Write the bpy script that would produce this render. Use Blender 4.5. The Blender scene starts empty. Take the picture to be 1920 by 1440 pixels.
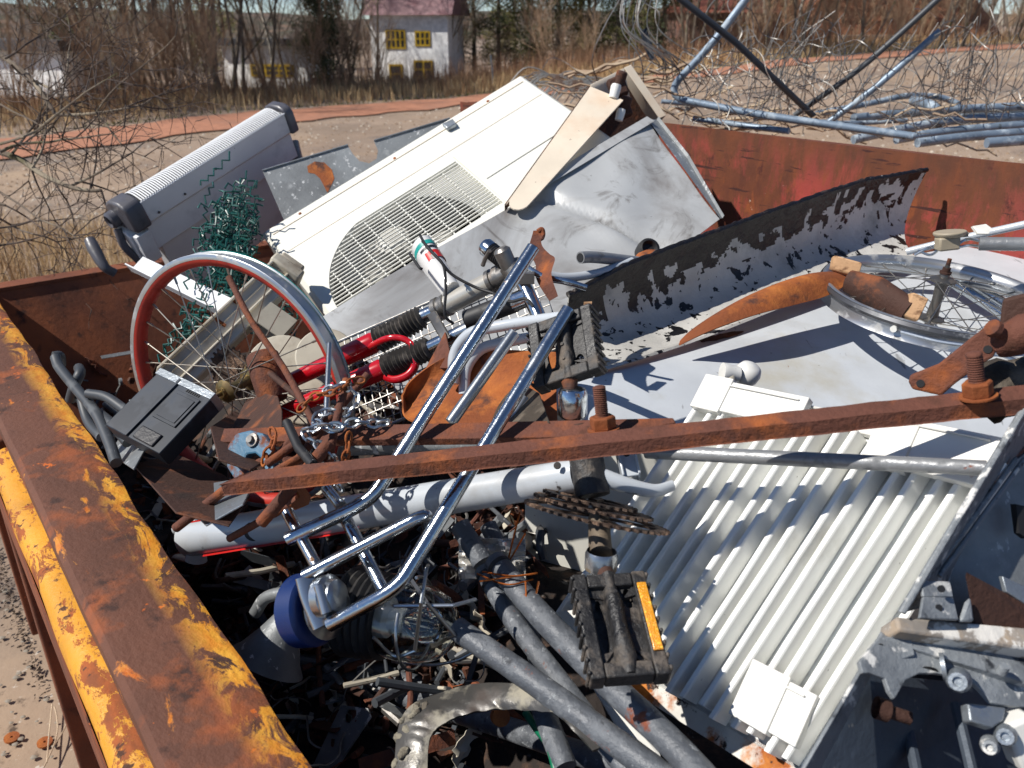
import bpy, bmesh, math, random
import numpy as np
from mathutils import Vector, Matrix
random.seed(7)
SC = bpy.context.scene
COL = SC.collection
R_ = math.radians
# ------------------------------------------------------------------ camera
PITCH = R_(24.0); CZ = 1.95; FPX = 1507.0
cam = bpy.data.cameras.new('camera'); camo = bpy.data.objects.new('camera', cam); COL.objects.link(camo)
camo.location = (0, 0, CZ); camo.rotation_euler = (R_(90) - PITCH, 0, 0)
cam.sensor_width = 36; cam.lens = 36 * FPX / 1920.0; cam.clip_start = 0.02; cam.clip_end = 3000
cam.dof.use_dof = True; cam.dof.focus_distance = 1.35; cam.dof.aperture_fstop = 7.0
SC.camera = camo
# ------------------------------------------------------------------ light
SUN_AZ = R_(-105); SUN_EL = R_(48)        # azimuth from +Y, negative = left
sd = Vector((math.sin(SUN_AZ) * math.cos(SUN_EL), math.cos(SUN_AZ) * math.cos(SUN_EL), math.sin(SUN_EL)))
W = bpy.data.worlds.new('World'); SC.world = W; W.use_nodes = True
nt = W.node_tree; bg = nt.nodes['Background']
sky = nt.nodes.new('ShaderNodeTexSky'); sky.sky_type = 'NISHITA'; sky.sun_disc = False
sky.sun_elevation = SUN_EL; sky.sun_rotation = SUN_AZ; sky.air_density = 1.0; sky.dust_density = 0.0; sky.ozone_density = 3.0; sky.altitude = 3500
nt.links.new(sky.outputs[0], bg.inputs[0]); bg.inputs[1].default_value = 0.085
sl = bpy.data.lights.new('sun', 'SUN'); sl.energy = 4.8; sl.angle = R_(0.5); sl.color = (1.0, 0.95, 0.88)
so = bpy.data.objects.new('sun', sl); COL.objects.link(so)
so.rotation_euler = sd.to_track_quat('Z', 'Y').to_euler()
SC.view_settings.view_transform = 'Standard'; SC.view_settings.look = 'None'; SC.view_settings.gamma = 1
SC.view_settings.exposure = 0.3
SC.cycles.max_bounces = 8; SC.cycles.transparent_max_bounces = 12
# ------------------------------------------------------------------ geometry helpers
cp, sp = math.cos(PITCH), math.sin(PITCH)
def ray(px, py):
    x, u = (px - 960) / FPX, (720 - py) / FPX
    return Vector((x, cp + u * sp, -sp + u * cp))
CAM = Vector((0, 0, CZ))
def P(px, py, d): return CAM + ray(px, py) * d
def PZ(px, py, z):
    r = ray(px, py); return CAM + r * ((z - CZ) / r.z)
def camdir(x, y, z):                     # camera-frame vector (right, up, toward viewer) -> world
    return (Vector((1, 0, 0)) * x + Vector((0, sp, cp)) * y + Vector((0, -cp, sp)) * z).normalized()
CU = Vector((-.621, .784, 0)).normalized(); CV = Vector((.784, .621, 0)).normalized()
def UV(u, v, z): return CU * u + CV * v + Vector((0, 0, z))
def PL(px, py, v):                       # pixel ray with the plane v = const of the container frame
    r = ray(px, py); return CAM + r * (v / r.dot(CV))
def lerp(a, b, t): return a + (b - a) * t
def sstep(a, b, x):
    t = min(1, max(0, (x - a) / (b - a))); return t * t * (3 - 2 * t)

class MB:
    def __init__(s): s.v = []; s.f = []; s.mi = []
    def add(s, vs, fs, mi=0):
        n = len(s.v); s.v.extend([tuple(p) for p in vs]); s.f.extend([tuple(i + n for i in f) for f in fs]); s.mi.extend([mi] * len(fs)); return s
    def frame_box(s, o, ex, ey, ez, mi=0):     # o corner, three edge vectors
        o = Vector(o); c = [o, o + ex, o + ex + ey, o + ey]; c += [p + ez for p in c]
        fs = [(0, 3, 2, 1), (4, 5, 6, 7), (0, 1, 5, 4), (1, 2, 6, 5), (2, 3, 7, 6), (3, 0, 4, 7)]
        if ex.cross(ey).dot(ez) < 0: fs = [f[::-1] for f in fs]
        return s.add(c, fs, mi)
    def box(s, c, sx, sy, sz, ax=None, mi=0):  # centred box; ax = (X,Y,Z) axes
        X, Y, Z = ax or (Vector((1, 0, 0)), Vector((0, 1, 0)), Vector((0, 0, 1)))
        return s.frame_box(Vector(c) - X * sx / 2 - Y * sy / 2 - Z * sz / 2, X * sx, Y * sy, Z * sz, mi)
    def tube(s, pts, r, n=10, cap=True, mi=0, closed=False, flat=1.0):
        pts = [Vector(p) for p in pts]; m = len(pts)
        if m < 2: return s
        rs = r if hasattr(r, '__len__') else [r] * m
        def tang(i):
            a = pts[(i - 1) % m] if (closed or i > 0) else pts[i]; b = pts[(i + 1) % m] if (closed or i < m - 1) else pts[i]
            t = b - a
            return t.normalized() if t.length > 1e-9 else Vector((0, 0, 1))
        t = tang(0); up = Vector((0, 0, 1)) if abs(t.z) < .9 else Vector((1, 0, 0))
        nrm = (up - t * up.dot(t)).normalized(); vs = []
        for i in range(m):
            t = tang(i); nrm = nrm - t * nrm.dot(t)
            if nrm.length < 1e-6: nrm = t.orthogonal()
            nrm.normalize(); b = t.cross(nrm)
            for k in range(n):
                a = 2 * math.pi * k / n; vs.append(pts[i] + (nrm * math.cos(a) + b * math.sin(a) * flat) * rs[i])
        fs = []
        for i in range(m if closed else m - 1):
            for k in range(n):
                a = i * n + k; b2 = i * n + (k + 1) % n; c = ((i + 1) % m) * n + (k + 1) % n; d = ((i + 1) % m) * n + k
                fs.append((a, b2, c, d))
        if cap and not closed: fs.append(tuple(range(n))[::-1]); fs.append(tuple((m - 1) * n + k for k in range(n)))
        return s.add(vs, fs, mi)
    def lathe(s, c, axis, prof, n=24, mi=0, a0=0, a1=2 * math.pi, ref=None):   # prof = [(h along axis, radius)]
        c = Vector(c); Z = Vector(axis).normalized(); X = Vector(ref) if ref else Z.orthogonal()
        X = (X - Z * X.dot(Z)).normalized(); Y = Z.cross(X)
        full = abs(a1 - a0 - 2 * math.pi) < 1e-6; m = n if full else n + 1; vs = []
        for h, r in prof:
            for k in range(m):
                a = a0 + (a1 - a0) * k / n; vs.append(c + Z * h + (X * math.cos(a) + Y * math.sin(a)) * r)
        fs = []
        for i in range(len(prof) - 1):
            for k in range(n):
                k2 = (k + 1) % m; fs.append((i * m + k, i * m + k2, (i + 1) * m + k2, (i + 1) * m + k))
        return s.add(vs, fs, mi)
    def disc(s, c, axis, r, th, n=24, mi=0, hole=0):
        h = th / 2
        if hole: return s.lathe(c, axis, [(-h, hole), (-h, r), (h, r), (h, hole), (-h, hole)], n, mi)
        return s.lathe(c, axis, [(-h, 1e-5), (-h, r), (h, r), (h, 1e-5)], n, mi)
    def poly(s, pts, ez, mi=0):           # polygon extruded by vector ez
        n = len(pts); pts = [Vector(p) for p in pts]
        vs = pts + [p + ez for p in pts]
        nn = Vector((0, 0, 0))
        for i in range(n): nn += pts[i].cross(pts[(i + 1) % n])
        fs = [tuple(range(n))[::-1], tuple(range(n, 2 * n))] + [(i, (i + 1) % n, n + (i + 1) % n, n + i) for i in range(n)]
        if nn.dot(ez) < 0: fs = [f[::-1] for f in fs]
        return s.add(vs, fs, mi)
    def grid(s, fn, nu, nv, th=None, mi=0):    # fn(a,b)->point ; th thickness vector or number
        g = [[Vector(fn(i / nu, j / nv)) for j in range(nv + 1)] for i in range(nu + 1)]
        vs = [p for r in g for p in r]; w = nv + 1
        fs = [(i * w + j, (i + 1) * w + j, (i + 1) * w + j + 1, i * w + j + 1) for i in range(nu) for j in range(nv)]
        if th is None: return s.add(vs, fs, mi)
        N = len(vs); off = []
        for i in range(nu + 1):
            for j in range(nv + 1):
                if isinstance(th, Vector): off.append(g[i][j] + th); continue
                a = g[min(i + 1, nu)][j] - g[max(i - 1, 0)][j]; b = g[i][min(j + 1, nv)] - g[i][max(j - 1, 0)]
                off.append(g[i][j] + a.cross(b).normalized() * th)
        fs2 = [tuple(x + N for x in f[::-1]) for f in fs]
        def strip(idx):
            return [(idx[k], idx[k] + N, idx[k + 1] + N, idx[k + 1]) for k in range(len(idx) - 1)]
        e = strip([i * w for i in range(nu + 1)][::-1]) + strip([i * w + nv for i in range(nu + 1)]) + strip(list(range(w))) + strip([nu * w + j for j in range(w)][::-1])
        return s.add(vs + off, fs + fs2 + e, mi)

def fillet(pts, r=.03, n=6):
    pts = [Vector(p) for p in pts]; out = [pts[0]]
    for i in range(1, len(pts) - 1):
        a, b, c = pts[i - 1], pts[i], pts[i + 1]
        d1, d2 = (a - b), (c - b); q = min(r, d1.length * .45, d2.length * .45)
        p1, p2 = b + d1.normalized() * q, b + d2.normalized() * q
        for k in range(n + 1):
            t = k / n; out.append(p1 * (1 - t) ** 2 + b * 2 * t * (1 - t) + p2 * t * t)
    out.append(pts[-1]); return out
def spline(pts, n=8):
    pts = [Vector(p) for p in pts]; q = [pts[0] * 2 - pts[1]] + pts + [pts[-1] * 2 - pts[-2]]; out = []
    for i in range(1, len(q) - 2):
        p0, p1, p2, p3 = q[i - 1:i + 3]
        for k in range(n):
            t = k / n
            out.append(.5 * ((2 * p1) + (p2 - p0) * t + (2 * p0 - 5 * p1 + 4 * p2 - p3) * t * t + (3 * p1 - p0 - 3 * p2 + p3) * t ** 3))
    out.append(pts[-1]); return out
def px(*a): return [P(*q) for q in a]

def obj(name, mb, mat, parent=None, bevel=0, smooth=40, loc=None, seg=2):
    me = bpy.data.meshes.new(name)
    if parent is not None: base = Vector(parent.location) if parent.parent is None else Vector(parent['_w'])
    elif loc is not None: base = Vector(loc)
    else:
        a = np.array(mb.v); base = Vector((float(a[:, 0].mean()), float(a[:, 1].mean()), float(a[:, 2].min())))
    pl = base
    me.from_pydata([(x - pl.x, y - pl.y, z - pl.z) for x, y, z in mb.v], [], mb.f)
    mats = mat if isinstance(mat, (list, tuple)) else [mat]
    for m in mats: me.materials.append(m)
    if len(mats) > 1: me.polygons.foreach_set('material_index', mb.mi)
    me.validate()
    if smooth:
        me.polygons.foreach_set('use_smooth', [True] * len(me.polygons)); me.set_sharp_from_angle(angle=R_(smooth))
    me.update()
    o = bpy.data.objects.new(name, me); COL.objects.link(o)
    if parent is not None: o.parent = parent
    else: o.location = base
    o['_w'] = tuple(base)
    if bevel:
        b = o.modifiers.new('bevel', 'BEVEL'); b.width = bevel; b.segments = seg; b.limit_method = 'ANGLE'; b.angle_limit = R_(40)
    return o
def tag(o, label=None, cat=None, group=None, kind=None):
    if label: o['label'] = label
    if cat: o['category'] = cat
    if group: o['group'] = group
    if kind: o['kind'] = kind
    return o
def thing(name, label, cat, loc, group=None):
    o = bpy.data.objects.new(name, None); COL.objects.link(o); o.location = loc; o.empty_display_size = .05
    return tag(o, label, cat, group)
def solo(name, mb, mat, label, cat, group=None, kind=None, **k):
    return tag(obj(name, mb, mat, **k), label, cat, group, kind)
def copy_tree(o, parent=None):
    c = o.copy(); COL.objects.link(c); c.parent = parent
    for ch in list(o.children): copy_tree(ch, c)
    return c
# ------------------------------------------------------------------ materials
def C(h):
    h = h.lstrip('#'); f = lambda x: ((x / 255 + .055) / 1.055) ** 2.4 if x / 255 > .04045 else x / 255 / 12.92
    return tuple(f(int(h[i:i + 2], 16)) for i in (0, 2, 4)) + (1,)
def M(name, base, rough=.6, metal=0, layers=(), bump=0, bscale=60, var=.12, vscale=6, rot=0, spec=.5, coat=0, **k):
    m = bpy.data.materials.new(name); m.use_nodes = True; t = m.node_tree; N = t.nodes; L = t.links
    bs = N['Principled BSDF']; tc = N.new('ShaderNodeTexCoord'); mp = N.new('ShaderNodeMapping')
    L.new(tc.outputs['Object'], mp.inputs[0]); mp.inputs['Rotation'].default_value = rot if isinstance(rot, tuple) else (0, 0, rot)
    col = C(base) if isinstance(base, str) else base
    def noise(scale, detail=6, off=0, st=(1, 1, 1), rough_=.6, dist=0):
        m2 = N.new('ShaderNodeMapping'); L.new(mp.outputs[0], m2.inputs[0]); m2.inputs['Location'].default_value = (off, off * .7, -off); m2.inputs['Scale'].default_value = st
        n = N.new('ShaderNodeTexNoise'); n.inputs['Scale'].default_value = scale; n.inputs['Detail'].default_value = detail
        n.inputs['Roughness'].default_value = rough_; n.inputs['Distortion'].default_value = dist; L.new(m2.outputs[0], n.inputs['Vector']); return n.outputs['Fac']
    def mixc(f, a, b):
        x = N.new('ShaderNodeMix'); x.data_type = 'RGBA'; L.new(f, x.inputs[0])
        for s_, v in ((6, a), (7, b)):
            if isinstance(v, tuple): x.inputs[s_].default_value = v
            else: L.new(v, x.inputs[s_])
        return x.outputs[2]
    def mixf(f, a, b):
        x = N.new('ShaderNodeMix'); x.data_type = 'FLOAT'; L.new(f, x.inputs[0])
        for s_, v in ((2, a), (3, b)):
            if isinstance(v, (int, float)): x.inputs[s_].default_value = v
            else: L.new(v, x.inputs[s_])
        return x.outputs[0]
    dark = tuple(c * (1 - var * 2) for c in col[:3]) + (1,); lite = tuple(min(1, c * (1 + var)) for c in col[:3]) + (1,)
    n0 = noise(vscale, 8, 3.1); rp = N.new('ShaderNodeMapRange'); rp.inputs[1].default_value = .35; rp.inputs[2].default_value = .65; L.new(n0, rp.inputs[0])
    cc = mixc(rp.outputs[0], dark, lite); rr = rough; mm = metal; masks = []
    for i, ly in enumerate(layers):
        d = dict(c='#6b3a1e', s=8, lo=.5, hi=.56, d=8, off=i * 13.7 + 5, st=(1, 1, 1), r=.85, m=0, dist=0, rg=.62); d.update(ly)
        f = noise(d['s'], d['d'], d['off'], d['st'], d['rg'], d['dist']); q = N.new('ShaderNodeMapRange')
        q.inputs[1].default_value = d['lo']; q.inputs[2].default_value = d['hi']; L.new(f, q.inputs[0])
        if d.get('mask') == 'z':      # only above/below a local height
            sx = N.new('ShaderNodeSeparateXYZ'); L.new(mp.outputs[0], sx.inputs[0]); z = N.new('ShaderNodeMapRange'); z.inputs[1].default_value = d['z0']; z.inputs[2].default_value = d['z1']
            L.new(sx.outputs[d.get('ax', 2)], z.inputs[0]); ad = N.new('ShaderNodeMath'); ad.operation = 'MULTIPLY'; L.new(z.outputs[0], ad.inputs[0]); L.new(q.outputs[0], ad.inputs[1]); q = ad
        c2 = C(d['c']) if isinstance(d['c'], str) else d['c']
        if d.get('c2'):
            f2 = noise(d['s'] * 2.5, 6, d['off'] + 9, d['st']); q2 = N.new('ShaderNodeMapRange'); q2.inputs[1].default_value = .38; q2.inputs[2].default_value = .62; L.new(f2, q2.inputs[0])
            c2 = mixc(q2.outputs[0], c2, C(d['c2']))
        cc = mixc(q.outputs[0], cc, c2); rr = mixf(q.outputs[0], rr, d['r']); mm = mixf(q.outputs[0], mm, d['m']) if (metal or d['m']) else mm
        masks.append(q.outputs[0])
    L.new(cc, bs.inputs['Base Color'])
    for nm, v in (('Roughness', rr), ('Metallic', mm)):
        if isinstance(v, (int, float)): bs.inputs[nm].default_value = v
        else: L.new(v, bs.inputs[nm])
    bs.inputs['Specular IOR Level'].default_value = spec
    if coat: bs.inputs['Coat Weight'].default_value = coat; bs.inputs['Coat Roughness'].default_value = .15
    for kk, v in k.items(): bs.inputs[kk.replace('_', ' ')].default_value = v
    if bump:
        nb = noise(bscale, 5, 21); bp = N.new('ShaderNodeBump'); bp.inputs['Strength'].default_value = min(1, bump); bp.inputs['Distance'].default_value = .004 * max(1, bump)
        if masks:
            ad = N.new('ShaderNodeMath'); ad.operation = 'MULTIPLY_ADD'; L.new(masks[0], ad.inputs[0]); ad.inputs[1].default_value = -.25; L.new(nb, ad.inputs[2]); nb = ad.outputs[0]
        L.new(nb, bp.inputs['Height']); L.new(bp.outputs[0], bs.inputs['Normal'])
    return m
RUST = [dict(c='#85451f', c2='#9a5424', s=14, lo=.5, hi=.7, r=.9), dict(c='#4a2a1c', s=22, lo=.55, hi=.68, r=.9)]
ANG_U = math.atan2(CU.y, CU.x)
m = {}
m['beam'] = M('chipped_yellow_over_rust', '#5f3a2a', .8, 0, [dict(c='#8a4a24', c2='#8a4a2a', s=9, lo=.52, hi=.66, r=.85), dict(c='#c0601e', s=21, lo=.65, hi=.68, r=.8), dict(c='#3f2820', s=16, lo=.56, hi=.66, r=.9), dict(c='#dda23a', c2='#cc8028', s=11, lo=.48, hi=.525, st=(.8, 1.6, 1), r=.5, rg=.72, dist=.8, mask='z', ax=1, z0=1.028, z1=.992), dict(c='#c98a2c', c2='#b9601e', s=8, lo=.62, hi=.66, st=(.8, 1.8, 1), r=.5, rg=.66, dist=.5)], bump=.6, bscale=90, rot=-ANG_U)
m['ledge'] = M('yellow_paint_rusting', '#cf9128', .45, 0, [dict(c='#7a4220', c2='#9a5020', s=10, lo=.53, hi=.56, st=(1, 1.6, 1), rg=.75, dist=.5), dict(c='#4a2c1c', s=30, lo=.6, hi=.64)], bump=.5, bscale=80, rot=-ANG_U)
m['brownwall'] = M('brown_rusty_wall', '#6b3a24', .8, 0, [dict(c='#8a4c2a', s=6, lo=.45, hi=.7, st=(1, 1, .4)), dict(c='#3c2118', s=20, lo=.57, hi=.7), dict(c='#b9663a', s=60, lo=.68, hi=.74)], bump=.3)
m['redwall'] = M('red_paint_rusty_wall', '#9c3a33', .6, 0, [dict(c='#6e3a1e', c2='#55291a', s=5, lo=.44, hi=.54, st=(1.4, 1, .5), r=.85, rg=.78, dist=.4), dict(c='#8f4a20', s=18, lo=.57, hi=.72, st=(1, 1, .4)), dict(c='#6c3a20', c2='#54301e', s=7, lo=.30, hi=.46, st=(1, 1, .5), r=.85, mask='z', ax=2, z0=1.46, z1=1.66), dict(c='#4a1f16', s=11, lo=.6, hi=.66, st=(1, 1, .5), rg=.75), dict(c='#3c1a14', s=16, lo=.60, hi=.63, st=(.3, 1, 3)), dict(c='#d8c8b8', s=45, lo=.70, hi=.715)], bump=.25, rot=-ANG_U)
m['rust'] = M('rust', '#60382a', .85, 0, RUST, bump=.7, bscale=140, vscale=12)
m['rust_bright'] = M('bright_rust', '#85461f', .85, 0, [dict(c='#a35a20', c2='#b26a2c', s=9, lo=.48, hi=.66), dict(c='#4e2e22', s=20, lo=.55, hi=.66)], bump=.5, bscale=140, vscale=10)
m['rust_dark'] = M('dark_rust', '#43281d', .8, 0, [dict(c='#7a4526', s=14, lo=.54, hi=.66), dict(c='#241a16', s=9, lo=.55, hi=.7)], bump=.6, bscale=120)
m['white'] = M('white_enamel', '#dddcd6', .32, 0, [dict(c='#a89f8c', s=3.5, lo=.6, hi=.85, r=.5), dict(c='#5f5548', s=120, lo=.705, hi=.73), dict(c='#8d5a30', s=16, lo=.72, hi=.78)], var=.03, coat=.2)
m['acwhite'] = M('cream_white_enamel', '#dcdbd2', .4, 0, [dict(c='#b8ab8c', s=3, lo=.62, hi=.9, r=.5), dict(c='#6e5c48', s=140, lo=.71, hi=.74)], var=.025)
m['cream'] = M('weathered_cream_paint', '#ddd0bc', .5, 0, [dict(c='#c8a686', s=5, lo=.5, hi=.8), dict(c='#5a3a24', s=70, lo=.68, hi=.72)], var=.05)
m['bluewhite'] = M('pale_grey_enamel', '#bcc1c6', .42, 0, [dict(c='#9a9a96', s=3.2, lo=.6, hi=.85, r=.5), dict(c='#5c3524', c2='#7a4020', s=19, lo=.728, hi=.742), dict(c='#44403c', s=110, lo=.70, hi=.715), dict(c='#8c8f92', s=26, lo=.64, hi=.67, st=(1, .06, 1)), dict(c='#a39c86', s=1.8, lo=.56, hi=.72)], var=.05, bump=.5, bscale=7)
m['greysheet'] = M('smoked_grey_sheet', '#b4b6b6', .35, .15, [dict(c='#7c7977', s=3.6, lo=.47, hi=.68, st=(1, .6, 1), r=.45, dist=1.0), dict(c='#5c5957', s=8, lo=.56, hi=.7, dist=1.4), dict(c='#4c4a48', s=60, lo=.7, hi=.74)], var=.05)
m['galv'] = M('galvanised_steel', '#8b9298', .42, .6, [dict(c='#a3aab0', s=30, lo=.5, hi=.62, r=.35, m=.8), dict(c='#4a4f54', s=8, lo=.56, hi=.72, r=.6, m=.5)], bump=.2, bscale=200)
m['galvdark'] = M('dull_galvanised_sheet', '#868a8c', .45, .25, [dict(c='#54575a', s=4, lo=.46, hi=.7, r=.6, m=.2), dict(c='#b8babb', s=60, lo=.6, hi=.64, st=(1, 1, .3), r=.6), dict(c='#a4a7a8', s=12, lo=.6, hi=.75, r=.5), dict(c='#8b4a22', s=2.6, lo=.68, hi=.74, r=.9)], bump=.2, bscale=150)
m['galvworn'] = M('corroded_galvanised_casting', '#858a8e', .5, .15, [dict(c='#454b52', s=7, lo=.5, hi=.7, r=.6, m=.3), dict(c='#c9c8c4', s=38, lo=.57, hi=.62, r=.75), dict(c='#2c3036', s=24, lo=.58, hi=.66), dict(c='#94785c', s=6, lo=.62, hi=.75, r=.8)], bump=.5, bscale=130)
m['chrome'] = M('chrome', '#bcc3ca', .16, 1.0, [dict(c='#8f9092', s=9, lo=.5, hi=.75, r=.42, m=.9), dict(c='#7d5a3c', s=55, lo=.66, hi=.7, r=.8, m=.2), dict(c='#4e4640', s=160, lo=.66, hi=.7, r=.8, m=.1)], var=.06, bump=.12, bscale=120)
m['zinc'] = M('zinc_tube', '#b7bcc0', .28, .95, [dict(c='#8a6a50', s=50, lo=.69, hi=.76, r=.7)], var=.06, bump=.06, bscale=200)
m['steel'] = M('dull_steel', '#85827e', .4, .85, [dict(c='#5e4a3a', s=22, lo=.55, hi=.7, r=.75)], bump=.15)
m['alu'] = M('aluminium_rim', '#c0c2c4', .3, .85, [dict(c='#8c8c8a', s=20, lo=.55, hi=.7)], var=.05)
m['pipe'] = M('grey_painted_pipe', '#565a60', .5, .1, [dict(c='#6f7378', s=26, lo=.5, hi=.66), dict(c='#6a3a2a', c2='#84482f', s=20, lo=.63, hi=.67), dict(c='#8b8f92', s=70, lo=.62, hi=.66), dict(c='#3c3e42', s=50, lo=.6, hi=.7)], bump=.8, bscale=55)
m['pipesilver'] = M('silver_painted_pipe', '#8c8e90', .4, .35, [dict(c='#7c4c3a', c2='#5c3a2e', s=13, lo=.645, hi=.66), dict(c='#66686a', s=40, lo=.55, hi=.68)], bump=.4, bscale=80)
m['bluepipe'] = M('blue_grey_conduit', '#8292a2', .45, .3, [dict(c='#a4b0ba', s=14, lo=.5, hi=.62), dict(c='#4c555c', s=25, lo=.58, hi=.68)], bump=.2)
m['wire'] = M('weathered_wire', '#8a8884', .5, .6, [dict(c='#5f4a3e', s=9, lo=.5, hi=.6)], var=.1)
m['black'] = M('black_plastic', '#26262a', .42, 0, [dict(c='#4c4640', s=16, lo=.55, hi=.75, r=.8)], bump=.2, bscale=120)
m['blackdirty'] = M('dusty_black_plastic', '#2c2b2b', .5, 0, [dict(c='#6c6258', s=24, lo=.52, hi=.68, r=.9), dict(c='#171719', s=14, lo=.56, hi=.66, r=.3)], bump=.7, bscale=110)
m['rubber'] = M('black_rubber', '#1c1c1e', .55, 0, [dict(c='#3a3836', s=30, lo=.55, hi=.7)])
m['hose'] = M('dark_grey_hose', '#3f4348', .5, 0, [dict(c='#5c6064', s=20, lo=.55, hi=.7)])
m['red'] = M('red_enamel', '#b40f1c', .22, 0, [dict(c='#6a1016', s=16, lo=.62, hi=.72), dict(c='#2a1a18', s=70, lo=.7, hi=.74)], var=.05, coat=.5)
m['rimred'] = M('faded_red_rim', '#b03226', .4, 0, [dict(c='#8a2a20', s=18, lo=.52, hi=.66), dict(c='#c8a090', s=60, lo=.7, hi=.74)], var=.08)
m['framewhite'] = M('white_frame_paint', '#b4bac0', .25, 0, [dict(c='#3f3c3c', s=26, lo=.66, hi=.7), dict(c='#8e8c88', s=6, lo=.56, hi=.75)], var=.04, coat=.3)
m['blue'] = M('blue_rubber', '#0b2558', .4, 0, [dict(c='#0c2450', s=20, lo=.55, hi=.7)], var=.06)
m['paintblue'] = M('chipped_blue_paint', '#3d6a86', .5, 0, [dict(c='#6b3a22', s=13, lo=.5, hi=.56), dict(c='#8ba0a8', s=34, lo=.62, hi=.68)], bump=.4)
m['green'] = M('green_coated_wire', '#12504a', .4, 0, [dict(c='#3c8a80', s=40, lo=.62, hi=.7)])
m['greenhose'] = M('green_cable', '#0d6b4c', .4)
m['teal'] = M('teal_stripe', '#1d9a92', .4)
m['redstripe'] = M('red_stripe', '#c22420', .35)
m['orange'] = M('orange_reflector', '#e89a10', .25, 0, [dict(c='#c26c12', s=4, lo=.45, hi=.6), dict(c='#ffd040', s=220, lo=.55, hi=.62)], spec=.8, bump=.5, bscale=400, coat=.4)
m['copper'] = M('copper_wire', '#b0622e', .35, .9)
m['wood'] = M('broken_wood', '#b8926c', .7, 0, [dict(c='#6e4e34', s=14, lo=.52, hi=.66, st=(1, 4, 4))], bump=.4)
m['beige'] = M('beige_plastic', '#a89c86', .5, 0, [dict(c='#8f7c60', s=30, lo=.6, hi=.7)])
m['dirtywhite'] = M('grimy_white_plastic', '#bcb5a4', .5, 0, [dict(c='#85796a', s=7, lo=.5, hi=.7), dict(c='#3e3830', s=60, lo=.68, hi=.72)], var=.08)
m['stone'] = M('mortar_crusted_plate', '#40382f', .9, 0, [dict(c='#6b6256', s=18, lo=.52, hi=.66), dict(c='#2a241e', s=40, lo=.55, hi=.66)], bump=1, bscale=70)
m['device'] = M('dark_device_casing', '#20262f', .45, .2, [dict(c='#3c4450', s=9, lo=.52, hi=.7)], var=.1)  # base darkened to stand in for shade missing on the casing
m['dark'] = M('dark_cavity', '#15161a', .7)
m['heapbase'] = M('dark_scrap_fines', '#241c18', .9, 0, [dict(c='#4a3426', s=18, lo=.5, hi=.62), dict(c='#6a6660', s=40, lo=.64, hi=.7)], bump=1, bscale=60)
m['tar'] = M('tar_spattered_sheet', '#c6c4be', .4, .1, [dict(c='#74726e', s=5, lo=.55, hi=.75), dict(c='#151313', s=17, lo=.575, hi=.585, r=.3, rg=.55, dist=.5), dict(c='#151313', s=48, lo=.625, hi=.635, r=.3, rg=.5)], bump=.5, bscale=50)
m['tarblack'] = M('tar_crust', '#191513', .35, 0, [dict(c='#3c322e', s=30, lo=.55, hi=.66, r=.6), dict(c='#8a8480', s=50, lo=.69, hi=.71)], bump=1, bscale=60)
gl = bpy.data.materials.new('clear_glass'); gl.use_nodes = True; b_ = gl.node_tree.nodes['Principled BSDF']
b_.inputs['Transmission Weight'].default_value = 1; b_.inputs['Roughness'].default_value = .03; b_.inputs['IOR'].default_value = 1.45; b_.inputs['Base Color'].default_value = (.93, .96, .95, 1); m['glass'] = gl
pf = bpy.data.materials.new('clear_film'); pf.use_nodes = True; b_ = pf.node_tree.nodes['Principled BSDF']
b_.inputs['Transmission Weight'].default_value = .6; b_.inputs['Roughness'].default_value = .22; b_.inputs['Base Color'].default_value = (.75, .72, .66, 1); m['film'] = pf
# ================================================================== SETTING
def GZ(x, y):
    g = np.interp(x, [-200, -2, 2, 4.7, 9.3, 19, 60, 200], [0, 0, .33, .49, .86, 1.2, 1.9, 2.4])
    b = .035 * math.sin(x * .9 + y * .4) * sstep(8, 14, y)
    return float(g) * sstep(7, 20, y) + b * .5
def PG(px_, py_, extra=0):
    r = ray(px_, py_); t = .5
    for _ in range(4000):
        p = CAM + r * t
        if p.z <= GZ(p.x, p.y) + extra: return Vector((p.x, p.y, GZ(p.x, p.y)))
        t *= 1.01
        if t > 600: break
    p = CAM + r * 200; return Vector((p.x, p.y, GZ(p.x, p.y)))
m['ground'] = M('gravel_yard', '#917e6d', .95, 0, [dict(c='#a38c74', c2='#8b7664', s=.22, lo=.46, hi=.6), dict(c='#6c6058', s=.6, lo=.52, hi=.66), dict(c='#b8aea0', s=28, lo=.62, hi=.68), dict(c='#4c3e32', s=14, lo=.6, hi=.7)], bump=1.0, bscale=22, vscale=.8)
m['concrete'] = M('concrete_slab', '#857b70', .9, 0, [dict(c='#958a7c', s=2.2, lo=.5, hi=.7), dict(c='#5a5046', s=3.6, lo=.6, hi=.72), dict(c='#b8ae9e', s=60, lo=.62, hi=.66), dict(c='#5f564c', s=90, lo=.62, hi=.68)], bump=.6, bscale=120)
m['soil'] = M('dark_soil', '#3a2c22', .95, 0, [dict(c='#6a5644', s=20, lo=.52, hi=.64)], bump=1, bscale=60)
m['track'] = M('red_cinder_track', '#a8745a', .95, 0, [dict(c='#946a56', s=.8, lo=.5, hi=.66), dict(c='#bd8668', s=9, lo=.6, hi=.7)], bump=.5, bscale=30)
mb = MB()
xs = np.concatenate([np.linspace(-260, -30, 24), np.linspace(-28, 40, 90), np.linspace(42, 300, 24)])
ys = np.concatenate([np.linspace(-40, 0, 6), np.linspace(1, 45, 70), np.linspace(47, 500, 30)])
mb.v = [(x, y, GZ(x, y)) for x in xs for y in ys]; w = len(ys)
mb.f = [(i * w + j, (i + 1) * w + j, (i + 1) * w + j + 1, i * w + j + 1) for i in range(len(xs) - 1) for j in range(w - 1)]; mb.mi = [0] * len(mb.f)
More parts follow.
